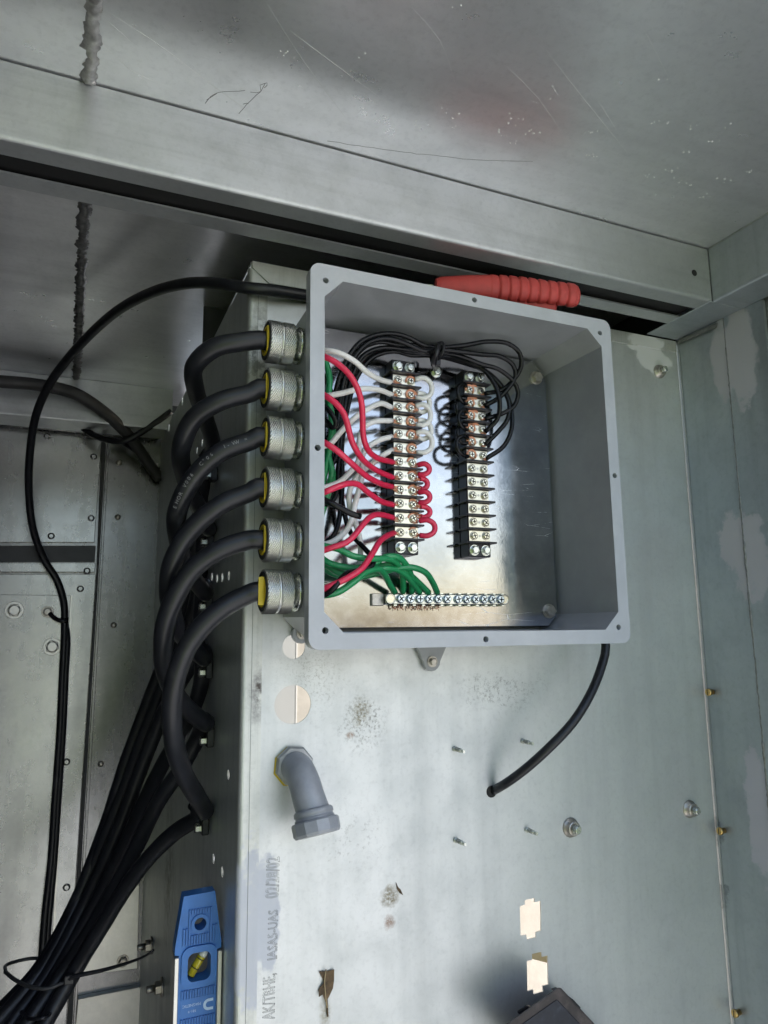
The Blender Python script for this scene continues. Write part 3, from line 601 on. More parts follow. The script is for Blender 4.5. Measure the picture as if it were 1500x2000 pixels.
# ------------------------------------------------------------------ thick black cables: gland, loop, clamp, bundle
CR = 0.0094
x_g = -0.2035
clampP = [(-0.2080,0.2784,0.0304),(-0.2080,0.2906,-0.0513),(-0.2080,0.2895,-0.1299),(-0.2080,0.2782,-0.2076),(-0.2080,0.2577,-0.2823),(-0.2080,0.2752,-0.3805)]
loops = [
  [(-0.2240,0.0660,0.1180),(-0.2511,0.0750,0.1109),(-0.2672,0.0950,0.0973),(-0.2597,0.1400,0.0876),(-0.2373,0.2000,0.0744),(-0.2171,0.2500,0.0554)],
  [(-0.2169,0.0660,0.0668),(-0.2444,0.0720,0.0576),(-0.2666,0.0880,0.0427),(-0.2743,0.1100,0.0191),(-0.2634,0.1600,-0.0010),(-0.2334,0.2400,-0.0252),(-0.2157,0.2700,-0.0416)],
  [(-0.2160,0.0660,0.0185),(-0.2441,0.0720,0.0062),(-0.2661,0.0860,-0.0162),(-0.2777,0.1050,-0.0461),(-0.2687,0.1500,-0.0730),(-0.2457,0.2100,-0.0994),(-0.2214,0.2600,-0.1191)],
  [(-0.2151,0.0660,-0.0314),(-0.2428,0.0720,-0.0445),(-0.2674,0.0860,-0.0682),(-0.2813,0.1000,-0.1012),(-0.2772,0.1300,-0.1337),(-0.2604,0.1800,-0.1634),(-0.2234,0.2500,-0.1944)],
  [(-0.2152,0.0660,-0.0782),(-0.2440,0.0720,-0.0897),(-0.2667,0.0820,-0.1086),(-0.2841,0.0950,-0.1446),(-0.2859,0.1150,-0.1800),(-0.2722,0.1550,-0.2137),(-0.2466,0.2000,-0.2422),(-0.2200,0.2350,-0.2633)],
  [(-0.2157,0.0660,-0.1288),(-0.2407,0.0700,-0.1430),(-0.2627,0.0780,-0.1683),(-0.2752,0.0900,-0.2073),(-0.2730,0.1150,-0.2556),(-0.2567,0.1600,-0.3011),(-0.2325,0.2100,-0.3385),(-0.2173,0.2450,-0.3577)]]
# after the clamp every cable turns back and down into the bundle
tails = [
  [(-0.2083,0.3200,0.0153),(-0.2089,0.3800,-0.0650),(-0.2260,0.4400,-0.1456),(-0.2485,0.4800,-0.2306),(-0.2808,0.5000,-0.3352),(-0.3117,0.5000,-0.4394),(-0.3428,0.5000,-0.5249),(-0.3780,0.4900,-0.5847),(-0.4184,0.4700,-0.6167),(-0.4476,0.4500,-0.6378)],
  [(-0.2084,0.3200,-0.0740),(-0.2148,0.3600,-0.1340),(-0.2350,0.4100,-0.2004),(-0.2616,0.4500,-0.2893),(-0.2939,0.4800,-0.3975),(-0.3314,0.5000,-0.5045),(-0.3711,0.4700,-0.5735),(-0.4067,0.4500,-0.6065),(-0.4358,0.4300,-0.6284)],
  [(-0.2101,0.3200,-0.1511),(-0.2209,0.3500,-0.1988),(-0.2423,0.3900,-0.2517),(-0.2640,0.4300,-0.3261),(-0.2900,0.4600,-0.4131),(-0.3266,0.4800,-0.5085),(-0.3649,0.4600,-0.5773),(-0.4001,0.4400,-0.6158),(-0.4237,0.4200,-0.6397)],
  [(-0.2114,0.3000,-0.2278),(-0.2250,0.3300,-0.2659),(-0.2455,0.3700,-0.3186),(-0.2669,0.4100,-0.3795),(-0.2915,0.4400,-0.4490),(-0.3222,0.4500,-0.5149),(-0.3578,0.4400,-0.5760),(-0.3912,0.4200,-0.6198),(-0.4025,0.4100,-0.6343)],
  [(-0.2150,0.2850,-0.2795),(-0.2352,0.3100,-0.3221),(-0.2554,0.3400,-0.3607),(-0.2786,0.3800,-0.4260),(-0.3074,0.4100,-0.4954),(-0.3469,0.4300,-0.5655),(-0.3830,0.4100,-0.6062),(-0.4022,0.4000,-0.6296)],
  [(-0.2182,0.2850,-0.3715),(-0.2387,0.3100,-0.3917),(-0.2614,0.3300,-0.4182),(-0.2831,0.3600,-0.4560),(-0.3078,0.3900,-0.5062),(-0.3360,0.4100,-0.5598),(-0.3635,0.4000,-0.6030),(-0.3808,0.3900,-0.6296)]]
cl_word = ['starting at the topmost gland','from the second gland down','from the third gland, printed along its arc','from the fourth gland down','from the fifth gland down','from the lowest gland, with the lowest loop']
cable_paths = []
for i in range(6):
    z = GZ[i]; cp = clampP[i]
    cpt = (XS-0.0125, cp[1], cp[2]+0.021)
    pts = [(-0.196,GY,z),(x_g-0.006,GY,z)] + loops[i] + [cpt] + tails[i]
    for k in range(len(pts)):            # keep the cable clear of the side wall
        if pts[k][0] > XS-0.0105 and pts[k][1] > YW: pts[k] = (XS-0.0105, pts[k][1], pts[k][2])
    path = smooth_path(pts, 0.006); cable_paths.append(path)
    rk = random.Random(70+i); ph_ = rk.uniform(0,6)
    path = [p+Vector((math.sin(j*0.11+ph_),math.sin(j*0.083+2*ph_),math.cos(j*0.097+ph_)))*0.0011*min(1,j/14) for j,p in enumerate(path)]; cable_paths[-1] = path
    o = MB().tube(path, lambda t: CR*(1+0.018*math.sin(t*60+ph_)+0.012*math.sin(t*143)), 16).build('cable', 'cable_black')
    tag(o, 'thick black cable looping left %s' % cl_word[i], 'cable', 'thick black cables')
    if i == 2: printed = o
# moulded print along the third cable
def along(path, s):
    d = 0
    for a, b in zip(path, path[1:]):
        l = (b-a).length
        if d + l >= s: return a + (b-a)*((s-d)/l), (b-a).normalized()
        d += l
    return path[-1], (path[-1]-path[-2]).normalized()
bm = bmesh.new()
s = 0.024
for chx in '= VW-1  60\u00b0C  600V ROHS':
    adv = 0.0042
    if chx != ' ':
        p, t = along(cable_paths[2], s); nv = (Vector((-0.30,-0.80,0.05))); nv = (nv - t*nv.dot(t)).normalized()
        up_ = nv.cross(t)
        tm = text_mesh(chx, 0.0052, 0.00012)
        R_ = Matrix((t, -up_ if False else up_, nv)).transposed().to_4x4()
        # letters read from the bundle towards the gland
        R_ = Matrix((-t, nv.cross(-t), nv)).transposed().to_4x4(); R_.translation = p + nv*(CR-0.00002) - nv.cross(-t)*0.0018 + t*0.004
        tm.transform(R_); bm.from_mesh(tm); bpy.data.meshes.remove(tm)
    s += adv
tm = bpy.data.meshes.new('cable_print'); bm.to_mesh(tm); bm.free(); tm.materials.append(MATS['ink']); link('cable_print', tm, printed)
# saddle clamps with screws and ties on the side wall
for i, cp in enumerate(clampP):
    t = thing('cable_clamp', '%s of the small black screwed tie mounts on the side wall' % ordn[i], 'clamp', (XS,cp[1],cp[2]), 'tie mounts on the side wall')
    x = XS-0.001
    MB().box((x-0.008,cp[1]-0.007,cp[2]-0.010),(x,cp[1]+0.010,cp[2]+0.012)).build('mount_base','black_plastic',t,0.001,1)
    MB().lathe((x-0.008,cp[1]+0.001,cp[2]-0.003),(-1,0,0),[(0,0.0052),(0.006,0.0052),(0.0068,0.0045)],6,False).build('mount_screw','zinc_bolt',t)
    c = Vector((XS-0.0125, cp[1], cp[2]+0.021)); tn = Vector((0.0,0.35,-0.93)).normalized(); e1 = Vector((1,0,0)); e2 = tn.cross(e1)
    loop = [c+(e1*math.cos(a)+e2*math.sin(a))*(CR+0.0010) for a in [2*math.pi*k/24 for k in range(25)]]
    MB().tube(loop, 0.0014, 6).build('tie_loop','black_plastic',t)
    MB().box((XS-0.012,cp[1]-0.0115,cp[2]+0.008),(XS-0.006,cp[1]-0.0055,cp[2]+0.015)).build('tie_head','black_plastic',t)
# tie holding the bundle, with its long tail
zt = thing('zip_tie', 'zip tie around the cable bundle with a long free tail', 'zip tie', (-0.3773,0.4400,-0.5724))
loop = smooth_path([(-0.4157,0.4700,-0.5731),(-0.4014,0.4300,-0.5697),(-0.3839,0.4050,-0.5701),(-0.3658,0.3950,-0.5706),(-0.3468,0.4000,-0.5679),(-0.3395,0.4400,-0.5724),(-0.3531,0.5000,-0.5839),(-0.3891,0.5400,-0.5889),(-0.4141,0.5300,-0.5869),(-0.4157,0.4700,-0.5731)], 0.004)
MB().tube(loop, 0.0022, 6).build('tie_loop','dull_grey_tube',zt)
MB().tube(smooth_path([(-0.3481,0.3950,-0.5651),(-0.3362,0.3900,-0.5609),(-0.3087,0.3800,-0.5560),(-0.2764,0.3600,-0.5441),(-0.2633,0.3500,-0.5366),(-0.2555,0.3450,-0.5301)],0.005), lambda t: 0.0030*(1-0.55*t), 6).build('tie_tail','black_plastic',zt)
c = Vector((-0.3437,0.3950,-0.5648)); MB().box(c-Vector((.006,.004,.005)),c+Vector((.005,.004,.005))).build('tie_head','black_plastic',zt,0.001,1)
zt = thing('zip_tie', 'second zip tie low on the cable bundle at the frame edge', 'zip tie', (-0.3776,0.4100,-0.6073))
MB().tube(smooth_path([(-0.3951,0.4400,-0.6085),(-0.3817,0.3900,-0.5977),(-0.3694,0.3800,-0.5947),(-0.3615,0.4000,-0.5996),(-0.3625,0.4400,-0.6133),(-0.3788,0.4700,-0.6206),(-0.3951,0.4400,-0.6085)],0.004),0.0022,6).build('tie_loop','black_plastic',zt)

# ------------------------------------------------------------------ other cables in view
def cable(name, label, pts, r, mat='cable_black', step=0.008, seg=12, cat='cable'):
    return tag(MB().tube(smooth_path(pts, step), r, seg).build(name, mat), label, cat)
cable('thin_cable', 'thin black cable arching from behind the box down the access door', [(-0.1198,0.1180,0.2048),(-0.1472,0.1150,0.2033),(-0.1867,0.1100,0.1996),(-0.2134,0.1150,0.1998),(-0.2361,0.1400,0.2119),(-0.2619,0.1900,0.2310),(-0.2935,0.2700,0.2511),(-0.3242,0.3500,0.2604),(-0.3524,0.4400,0.2638),(-0.3844,0.5300,0.2526),(-0.4127,0.6100,0.2326),(-0.4335,0.6800,0.1998),(-0.4424,0.7400,0.1568),(-0.4443,0.8000,0.0963),(-0.4355,0.8500,0.0298),(-0.4155,0.8850,-0.0227),(-0.3896,0.9000,-0.0643),(-0.3757,0.9050,-0.1075),(-0.3721,0.9060,-0.1556),(-0.3709,0.9060,-0.2410),(-0.3696,0.9060,-0.3431),(-0.3708,0.9060,-0.4604),(-0.3715,0.9060,-0.5657),(-0.3761,0.9050,-0.6589),(-0.3772,0.9000,-0.7486),(-0.3790,0.9000,-0.8537)], 0.0066)
cable('thin_cable', 'second thin black cable running down beside the access door edge', [(-0.3752,0.9090,-0.1315),(-0.3671,0.9080,-0.1653),(-0.3656,0.9070,-0.2412),(-0.3644,0.9070,-0.3435),(-0.3656,0.9070,-0.4611),(-0.3664,0.9070,-0.5666),(-0.3694,0.9070,-0.6606),(-0.3707,0.9050,-0.7517),(-0.3725,0.9000,-0.8551)], 0.0058)
dt = thing('door_tie', 'bolt and black tie fixing the thin cable to the access door', 'zip tie', (-0.4034,0.9190,-0.1216))
link('stud', hex_bolt_mesh('stud', 0.0085, 0.010, (0.011,0.001), mat='old_steel'), dt)
MB().tube(smooth_path([(-0.3995,0.9080,-0.1248),(-0.3892,0.9020,-0.1345),(-0.3801,0.8960,-0.1385),(-0.3713,0.8960,-0.1385),(-0.3697,0.9060,-0.1345)],0.003),0.0042,8).build('tie_loop','black_plastic',dt)
cable('grey_tube', 'soft grey tube curving below the rear roof beam', [(-0.5487,0.7900,0.2808),(-0.5010,0.7900,0.2805),(-0.4520,0.7900,0.2822),(-0.4100,0.8000,0.2830),(-0.3749,0.8000,0.2756),(-0.3382,0.8100,0.2581),(-0.2996,0.8300,0.2347),(-0.2660,0.8600,0.2077),(-0.2347,0.8900,0.1754),(-0.2095,0.9100,0.1495)], 0.0115, 'dull_grey_tube')
cable('thin_cable', 'dark thin lead sagging under the rear rail toward the side wall', [(-0.3701,0.8900,0.2436),(-0.3480,0.8800,0.2255),(-0.3201,0.8600,0.2098),(-0.2882,0.8400,0.2037),(-0.2568,0.8300,0.2217),(-0.2294,0.8250,0.2439),(-0.2018,0.8200,0.2685)], 0.0062)
cable('thin_cable', 'short dark lead slanting to the recess corner', [(-0.2914,0.8500,0.2049),(-0.2639,0.8800,0.1970),(-0.2389,0.9000,0.1826),(-0.2166,0.9150,0.1640)], 0.0045)
cable('sensor_cable', 'black cable curving from under the box into the panel hole', [(0.1992,0.0750,-0.1484),(0.2034,0.0700,-0.1849),(0.1898,0.0660,-0.2121),(0.1669,0.0600,-0.2400),(0.1428,0.0600,-0.2661),(0.1181,0.0680,-0.2902),(0.0975,0.0880,-0.3156),(0.0833,0.1080,-0.3334),(0.0802,0.1280,-0.3438)], 0.0051)
hr = MB().lathe((0.0769,0.1248,-0.3435),(0,-1,0),[(0,0.0066),(0.0006,0.0064)],14).build('cable_hole','dark_slot',panel)

# ------------------------------------------------------------------ terminal blocks
scm, slm = pan_screw_meshes()
mb_mesh = hex_bolt_mesh('mounting_bolt', 0.0050, 0.0040, (0.0062,0.0010))
TZ = [0.1052-0.01523*i for i in range(12)]
def terminal_block(x0, x1, label, cop):
    t = thing('terminal_block', label, 'terminal block', ((x0+x1)/2,0.095,-0.085), 'barrier terminal blocks in the box')
    L = t.location
    MB().box((x0,0.0775,-0.0855),(x1,0.0946,0.1285)).build('base','black_plastic',t,0.0008,1)
    for k in range(13):
        z = TZ[0]+0.0076-0.01523*k
        MB().box((x0-0.0045,0.0700,z-0.0010),(x1+0.0040,0.0915,z+0.0010)).build('barrier','black_plastic',t,0.0004,1)
    xc = (x0+x1)/2
    pm = MB().box((-0.0132,-0.0009,-0.0056),(0.0132,0,0.0056)).mesh('contact_plate'); pm.materials.append(MATS['brass_plate'])
    dm = MB().lathe((0,0,0),(0,-1,0),[(0,0.0014),(0.0003,0.0013)],10).mesh('rivet_dot'); dm.materials.append(MATS['old_steel'])
    for k in range(12):
        p = link('contact_plate', pm, t, None, (0,0.0774-L.y,TZ[k]-L.z))
        link('rivet_dot', dm, p, None, (0,-0.0009,0))
        for sx in (-1,1):
            s_ = link('screw', scm, p, None, (sx*0.0076,-0.0009,random.uniform(-.0004,.0004)), (0,random.uniform(0,1.5),0))
    for k in range(12):
        for sx in (-1,1): pass
    for z in (0.1208,-0.0782):
        for sx in (-1,1): link('mounting_bolt', mb_mesh, t, None, (sx*0.0072,0.0775-L.y,z-L.z), (0,random.uniform(0,1),0))
    return t
tb1 = terminal_block(-0.0602,-0.0318,'left black terminal block with white and red wires','a')
tb2 = terminal_block(0.0292,0.0576,'right black terminal block with black wires, lower half empty','b')
# slots pressed into every terminal screw head
for ob in [o for o in bpy.data.objects if o.name.split('.')[0] == 'screw' and o.parent and o.parent.name.startswith('contact_plate')]:
    pass
scm2 = bmesh.new(); scm2.from_mesh(scm); scm2.from_mesh(slm)
for f in list(scm2.faces)[-12:]: f.material_index = 1
scm2.to_mesh(scm); scm2.free(); scm.materials.append(MATS['dark_slot'])

# ------------------------------------------------------------------ earth bar
gb = thing('earth_bar', 'plated earthing bar with a row of screws and green wires', 'busbar', (0.0,0.095,-0.1315))
MB().box((-0.0660,0.0850,-0.1372),(0.0800,0.0946,-0.1262)).build('bar','zinc_bolt',gb,0.0008,1)
gsm = MB(); gsm.lathe((0,0,0),(0,-1,0),[(0,0.0047),(0.0012,0.0047),(0.0026,0.0044),(0.0032,0.0036)],18)
gs = gsm.mesh('screw'); gs.materials.append(MATS['blue_zinc'])
bm = bmesh.new(); bm.from_mesh(gs); n0 = len(bm.faces)
tm = MB().box((-0.0030,-0.0034,-0.0006),(0.0030,-0.0030,0.0006)).box((-0.0006,-0.00345,-0.0030),(0.0006,-0.0030,0.0030)).mesh('x'); bm.from_mesh(tm)
bm.faces.ensure_lookup_table()
for f in bm.faces[n0:]: f.material_index = 1
bm.to_mesh(gs); bm.free(); gs.materials.append(MATS['dark_slot'])
SX = [-0.0505+0.0110*i for i in range(6)] + [0.0180+0.0108*i for i in range(6)]
for x in SX: link('screw', gs, gb, None, (x-gb.location.x,0.0849-gb.location.y,-0.1315-gb.location.z), (0,random.uniform(0,1.5),0))
for x in (-0.0620,0.0775):
    MB().lathe((x,0.0852,-0.1315),(0,-1,0),[(0,0.0058),(0.0010,0.0058),(0.0012,0.0044),(0.0008,0.0042)],20).build('end_ring','nickel',gb)
for k in range(13):
    x = -0.0560+0.0110*k
    MB().box((x-0.0016,0.0856,-0.1260),(x+0.0016,0.0940,-0.1247)).build('slot_tooth','zinc_bolt',gb)
    MB().box((x-0.0016,0.0856,-0.1387),(x+0.0016,0.0940,-0.1374)).build('slot_tooth','zinc_bolt',gb)
MB().box((-0.0800,0.0915,-0.1385),(-0.0665,0.0947,-0.1258)).build('end_lug','old_steel',gb,0.0006,1)

# ------------------------------------------------------------------ wires
def wire(label, pts, r, mat, group, tip=None, tail=None, step=0.004, seg=9):
    path = smooth_path(pts, step)
    o = tag(MB().tube(path, r, seg).build('wire', mat), label, 'wire', group)
    for e, d in ((tip, path[-1]-path[-3]), (tail, path[0]-path[2])):
        if e: strands(o, path[-1] if e is tip else path[0], d.normalized(), e)
    return o
def strands(parent, p, d, target):
    """bare copper strands fanning from the insulation to and round the screw"""
    rnd = random.Random(int(abs(p.x*1e5+p.z*1e5))); m = MB(); tg = Vector(target)
    for k in range(9):
        a = Vector((rnd.uniform(-1,1),rnd.uniform(-.5,.5),rnd.uniform(-1,1)))*0.0019
        e = tg + Vector((rnd.uniform(-.0015,.0045)*(1 if tg.x > p.x else -1), rnd.uniform(-.0004,.0003), rnd.uniform(-.0042,.0042)))
        m.tube(smooth_path([p-d*0.001+a*0.8, p+d*0.0022+a*1.1, (p+e)/2+a*0.9, e], 0.003), 0.00042, 5)
    return m.build('copper_strand','copper',parent)
WR = 0.0029
rows = ['first','second','third','fourth','fifth','sixth','seventh','eighth','ninth','tenth','eleventh','twelfth']
xl1, xr1, xl2, xr2 = -0.0602, -0.0318, 0.0292, 0.0576
yt = 0.0752
whites = [
 [(-0.1515,0.0450,0.1125),(-0.1485,0.0350,0.1087),(-0.1391,0.0300,0.1061),(-0.1227,0.0320,0.1013),(-0.1032,0.0420,0.0946),(-0.0827,0.0580,0.0956),(-0.0628,0.0735,0.0999)],
 [(-0.1497,0.0500,0.0665),(-0.1460,0.0420,0.0650),(-0.1326,0.0360,0.0674),(-0.1202,0.0360,0.0721),(-0.1045,0.0420,0.0776),(-0.0838,0.0560,0.0831),(-0.0623,0.0738,0.0863)],
 [(-0.1478,0.0520,0.0158),(-0.1405,0.0500,0.0186),(-0.1312,0.0460,0.0305),(-0.1163,0.0450,0.0466),(-0.0985,0.0500,0.0602),(-0.0790,0.0620,0.0710),(-0.0623,0.0742,0.0721)],
 [(-0.1474,0.0560,-0.0251),(-0.1409,0.0550,-0.0233),(-0.1300,0.0540,-0.0186),(-0.1176,0.0550,-0.0070),(-0.1083,0.0560,0.0055),(-0.1076,0.0560,0.0248),(-0.1017,0.0580,0.0410),(-0.0865,0.0640,0.0513),(-0.0624,0.0744,0.0574)],
 [(-0.1456,0.0580,-0.0810),(-0.1368,0.0560,-0.0784),(-0.1218,0.0560,-0.0666),(-0.1150,0.0580,-0.0542),(-0.1109,0.0600,-0.0391),(-0.1017,0.0630,-0.0084),(-0.1010,0.0630,0.0131),(-0.0948,0.0640,0.0225),(-0.0792,0.0680,0.0332),(-0.0626,0.0745,0.0398)],
 [(-0.1032,0.0850,-0.1070),(-0.1004,0.0820,-0.1019),(-0.1002,0.0740,-0.0937),(-0.1011,0.0700,-0.0770),(-0.1062,0.0680,-0.0586),(-0.1137,0.0670,-0.0392),(-0.1140,0.0660,-0.0236),(-0.1056,0.0660,-0.0081),(-0.0853,0.0680,0.0091),(-0.0718,0.0720,0.0194),(-0.0621,0.0748,0.0254)]]
for i, w in enumerate(whites):
    wire('white wire clamped on the left of the %s row of the left block' % rows[i], w, WR, 'wire_white', 'white wires to the left block', (xl1+0.0066,yt+0.0008,TZ[i]-0.001))
reds = [
 [(-0.1559,0.0350,0.1029),(-0.1552,0.0200,0.0954),(-0.1468,0.0160,0.0900),(-0.1355,0.0140,0.0806),(-0.1264,0.0160,0.0701),(-0.1195,0.0200,0.0567),(-0.1164,0.0240,0.0402),(-0.1136,0.0300,0.0260),(-0.1066,0.0380,0.0152),(-0.0900,0.0540,0.0104),(-0.0615,0.0740,0.0118)],
 [(-0.1558,0.0350,0.0642),(-0.1545,0.0220,0.0572),(-0.1461,0.0180,0.0499),(-0.1378,0.0180,0.0402),(-0.1334,0.0200,0.0296),(-0.1278,0.0240,0.0165),(-0.1178,0.0320,0.0066),(-0.1068,0.0420,0.0015),(-0.0873,0.0580,-0.0025),(-0.0617,0.0742,-0.0048)],
 [(-0.1547,0.0380,0.0174),(-0.1525,0.0260,0.0116),(-0.1424,0.0240,0.0050),(-0.1290,0.0280,-0.0030),(-0.1077,0.0400,-0.0125),(-0.0849,0.0560,-0.0160),(-0.0630,0.0742,-0.0148)],
 [(-0.1555,0.0380,-0.0350),(-0.1523,0.0280,-0.0341),(-0.1400,0.0280,-0.0283),(-0.1275,0.0320,-0.0237),(-0.1169,0.0360,-0.0232),(-0.1035,0.0440,-0.0285),(-0.0823,0.0600,-0.0337),(-0.0620,0.0744,-0.0339)],
 [(-0.1514,0.0500,-0.0890),(-0.1448,0.0450,-0.0864),(-0.1376,0.0420,-0.0840),(-0.1273,0.0400,-0.0799),(-0.1186,0.0420,-0.0728),(-0.1084,0.0460,-0.0617),(-0.0971,0.0520,-0.0516),(-0.0827,0.0620,-0.0472),(-0.0621,0.0746,-0.0475)],
 [(-0.1556,0.0400,-0.1267),(-0.1518,0.0320,-0.1248),(-0.1426,0.0280,-0.1206),(-0.1294,0.0280,-0.1142),(-0.1143,0.0320,-0.1049),(-0.1022,0.0380,-0.0912),(-0.0890,0.0480,-0.0765),(-0.0753,0.0600,-0.0688),(-0.0615,0.0740,-0.0638)]]
for i, w in enumerate(reds):
    wire('red wire clamped on the left of the %s row of the left block' % rows[i+6], w, 0.00305, 'wire_red', 'red wires to the left block', (xl1+0.0066,yt+0.0008,TZ[i+6]-0.001))
def jumper(x, z0, z1, bulge, r, mat, label, group, dirx, k):
    y0, y1 = yt-0.0008*(k%2), yt-0.0045+0.0055*(k%2)
    za, zb_ = z0, z1
    b_ = bulge
    pts = [(x,y0,za),(x+dirx*b_*0.45,y1-0.001,za+0.0006),(x+dirx*b_*0.88,y1-0.002,za-(za-zb_)*0.18),(x+dirx*b_,y1-0.0022,(za+zb_)/2),(x+dirx*b_*0.88,y1-0.002,zb_+(za-zb_)*0.18),(x+dirx*b_*0.45,y1,zb_-0.0006),(x,y0,zb_)]
    return wire(label, pts, r, mat, group, (x-dirx*0.006,yt+0.0006,z1+0.001), (x-dirx*0.006,yt+0.0006,z0-0.001), 0.002)
for k in range(5):
    jumper(xr1-0.0008+0.0008*(k%2), TZ[k]+0.0030-0.001*(k%2), TZ[k+1]-0.0034+0.001*(k%2), 0.0165-0.0012*(k%3), WR, 'wire_white', 'short white jumper looping between rows %s and %s, left block' % (rows[k],rows[k+1]), 'white jumpers', 1, k)
    jumper(xr1+0.0005+0.0008*(k%2), TZ[k+6]-0.0022, TZ[k+7]+0.0026-0.0052*(k==4), (0.0098,0.0092,0.0096,0.0115,0.0150)[k], 0.0030, 'wire_red', 'short red jumper looping between rows %s and %s, left block' % (rows[k+6],rows[k+7]), 'red jumpers', 1, k)
    jumper(xl2+0.0020, TZ[k]+0.0030, TZ[k+1]-0.0024, (0.0150,0.0140,0.0150,0.0135,0.0185)[k], 0.0022, 'wire_black', 'short black jumper looping between rows %s and %s, right block' % (rows[k],rows[k+1]), 'black jumpers', -1, k)
blk_r = [
 [(-0.0126,0.0580,0.1413),(0.0144,0.0520,0.1455),(0.0465,0.0480,0.1537),(0.0715,0.0460,0.1538),(0.0855,0.0460,0.1449),(0.0896,0.0500,0.1317),(0.0846,0.0580,0.1178),(0.0734,0.0660,0.1067),(0.0539,0.0745,0.1021)],
 [(-0.0148,0.0540,0.1371),(0.0142,0.0500,0.1370),(0.0404,0.0500,0.1379),(0.0612,0.0500,0.1391),(0.0799,0.0520,0.1322),(0.0855,0.0560,0.1215),(0.0785,0.0600,0.1079),(0.0681,0.0670,0.0960),(0.0533,0.0745,0.0874)],
 [(-0.0116,0.0600,0.1374),(0.0166,0.0600,0.1363),(0.0429,0.0580,0.1297),(0.0637,0.0580,0.1272),(0.0831,0.0580,0.1158),(0.0908,0.0600,0.1033),(0.0872,0.0640,0.0882),(0.0720,0.0690,0.0782),(0.0534,0.0745,0.0723)],
 [(-0.0095,0.0640,0.1375),(0.0135,0.0660,0.1380),(0.0444,0.0660,0.1303),(0.0588,0.0600,0.1102),(0.0640,0.0580,0.0879),(0.0643,0.0650,0.0702),(0.0534,0.0745,0.0567)],
 [(-0.0074,0.0680,0.1375),(0.0158,0.0700,0.1374),(0.0508,0.0710,0.1299),(0.0715,0.0680,0.1126),(0.0817,0.0660,0.0925),(0.0794,0.0670,0.0724),(0.0669,0.0700,0.0562),(0.0530,0.0748,0.0418)],
 [(-0.0053,0.0720,0.1374),(0.0185,0.0750,0.1372),(0.0607,0.0760,0.1293),(0.0808,0.0740,0.1108),(0.0883,0.0720,0.0889),(0.0878,0.0720,0.0631),(0.0771,0.0730,0.0424),(0.0539,0.0750,0.0258)]]
blk_l = [
 [(-0.1552,0.0600,0.1143),(-0.1432,0.0660,0.0963),(-0.1310,0.0660,0.0759),(-0.1269,0.0620,0.0916),(-0.1182,0.0580,0.1146),(-0.1056,0.0550,0.1322),(-0.0880,0.0540,0.1424),(-0.0668,0.0550,0.1474),(-0.0478,0.0570,0.1466),(-0.0289,0.0580,0.1405)],
 [(-0.1550,0.0600,0.0711),(-0.1431,0.0660,0.0474),(-0.1287,0.0680,0.0398),(-0.1243,0.0660,0.0713),(-0.1190,0.0620,0.0982),(-0.1102,0.0580,0.1180),(-0.0948,0.0560,0.1342),(-0.0751,0.0540,0.1405),(-0.0524,0.0540,0.1377),(-0.0323,0.0540,0.1327)],
 [(-0.1548,0.0600,0.0234),(-0.1430,0.0660,0.0048),(-0.1307,0.0700,0.0041),(-0.1240,0.0700,0.0397),(-0.1202,0.0680,0.0779),(-0.1137,0.0640,0.1074),(-0.1017,0.0620,0.1275),(-0.0829,0.0620,0.1384),(-0.0577,0.0620,0.1394),(-0.0305,0.0610,0.1414)],
 [(-0.1545,0.0600,-0.0274),(-0.1423,0.0680,-0.0392),(-0.1289,0.0720,-0.0325),(-0.1226,0.0740,0.0083),(-0.1169,0.0740,0.0635),(-0.1087,0.0710,0.1004),(-0.0978,0.0690,0.1228),(-0.0784,0.0670,0.1341),(-0.0498,0.0660,0.1369),(-0.0280,0.0650,0.1363)],
 [(-0.1543,0.0600,-0.0776),(-0.1415,0.0700,-0.0785),(-0.1259,0.0760,-0.0658),(-0.1179,0.0780,-0.0227),(-0.1178,0.0780,0.0315),(-0.1123,0.0770,0.0761),(-0.1041,0.0740,0.1066),(-0.0895,0.0720,0.1274),(-0.0663,0.0700,0.1371),(-0.0422,0.0690,0.1356),(-0.0247,0.0690,0.1371)],
 [(-0.1534,0.0620,-0.1265),(-0.1511,0.0340,-0.1308),(-0.1449,0.0260,-0.1246),(-0.1368,0.0300,-0.1156),(-0.1256,0.0380,-0.1090),(-0.1107,0.0450,-0.1062),(-0.0981,0.0480,-0.1016),(-0.0947,0.0520,-0.0946),(-0.1005,0.0660,-0.0800),(-0.1093,0.0760,-0.0656),(-0.1150,0.0800,-0.0436),(-0.1190,0.0810,-0.0115),(-0.1167,0.0810,0.0268),(-0.1096,0.0810,0.0720),(-0.1002,0.0780,0.1034),(-0.0831,0.0760,0.1263),(-0.0584,0.0740,0.1362),(-0.0372,0.0730,0.1343),(-0.0227,0.0730,0.1364)]]
def wrap(parent, cx, cz, a0, a1, n, seed):
    """bare strands bent round a terminal screw"""
    rnd = random.Random(seed); m = MB()
    for k in range(n):
        r_ = 0.0046+0.0006*(k%3)+rnd.uniform(0,.0004); y_ = 0.0758-0.0004*(k//3)
        b0, b1 = a0+rnd.uniform(-.25,.25), a1+rnd.uniform(-.25,.25)
        m.tube([(cx+r_*math.cos(b0+(b1-b0)*j/9), y_+rnd.uniform(-.0001,.0001), cz+r_*math.sin(b0+(b1-b0)*j/9)) for j in range(10)], 0.00052, 5)
    return m.build('copper_strand','copper',parent)
xc1, xc2 = (xl1+xr1)/2, (xl2+xr2)/2
jw_ = [o for o in bpy.data.objects if o.get('group') == 'white jumpers']; jb_ = [o for o in bpy.data.objects if o.get('group') == 'black jumpers']
jr_ = [o for o in bpy.data.objects if o.get('group') == 'red jumpers']
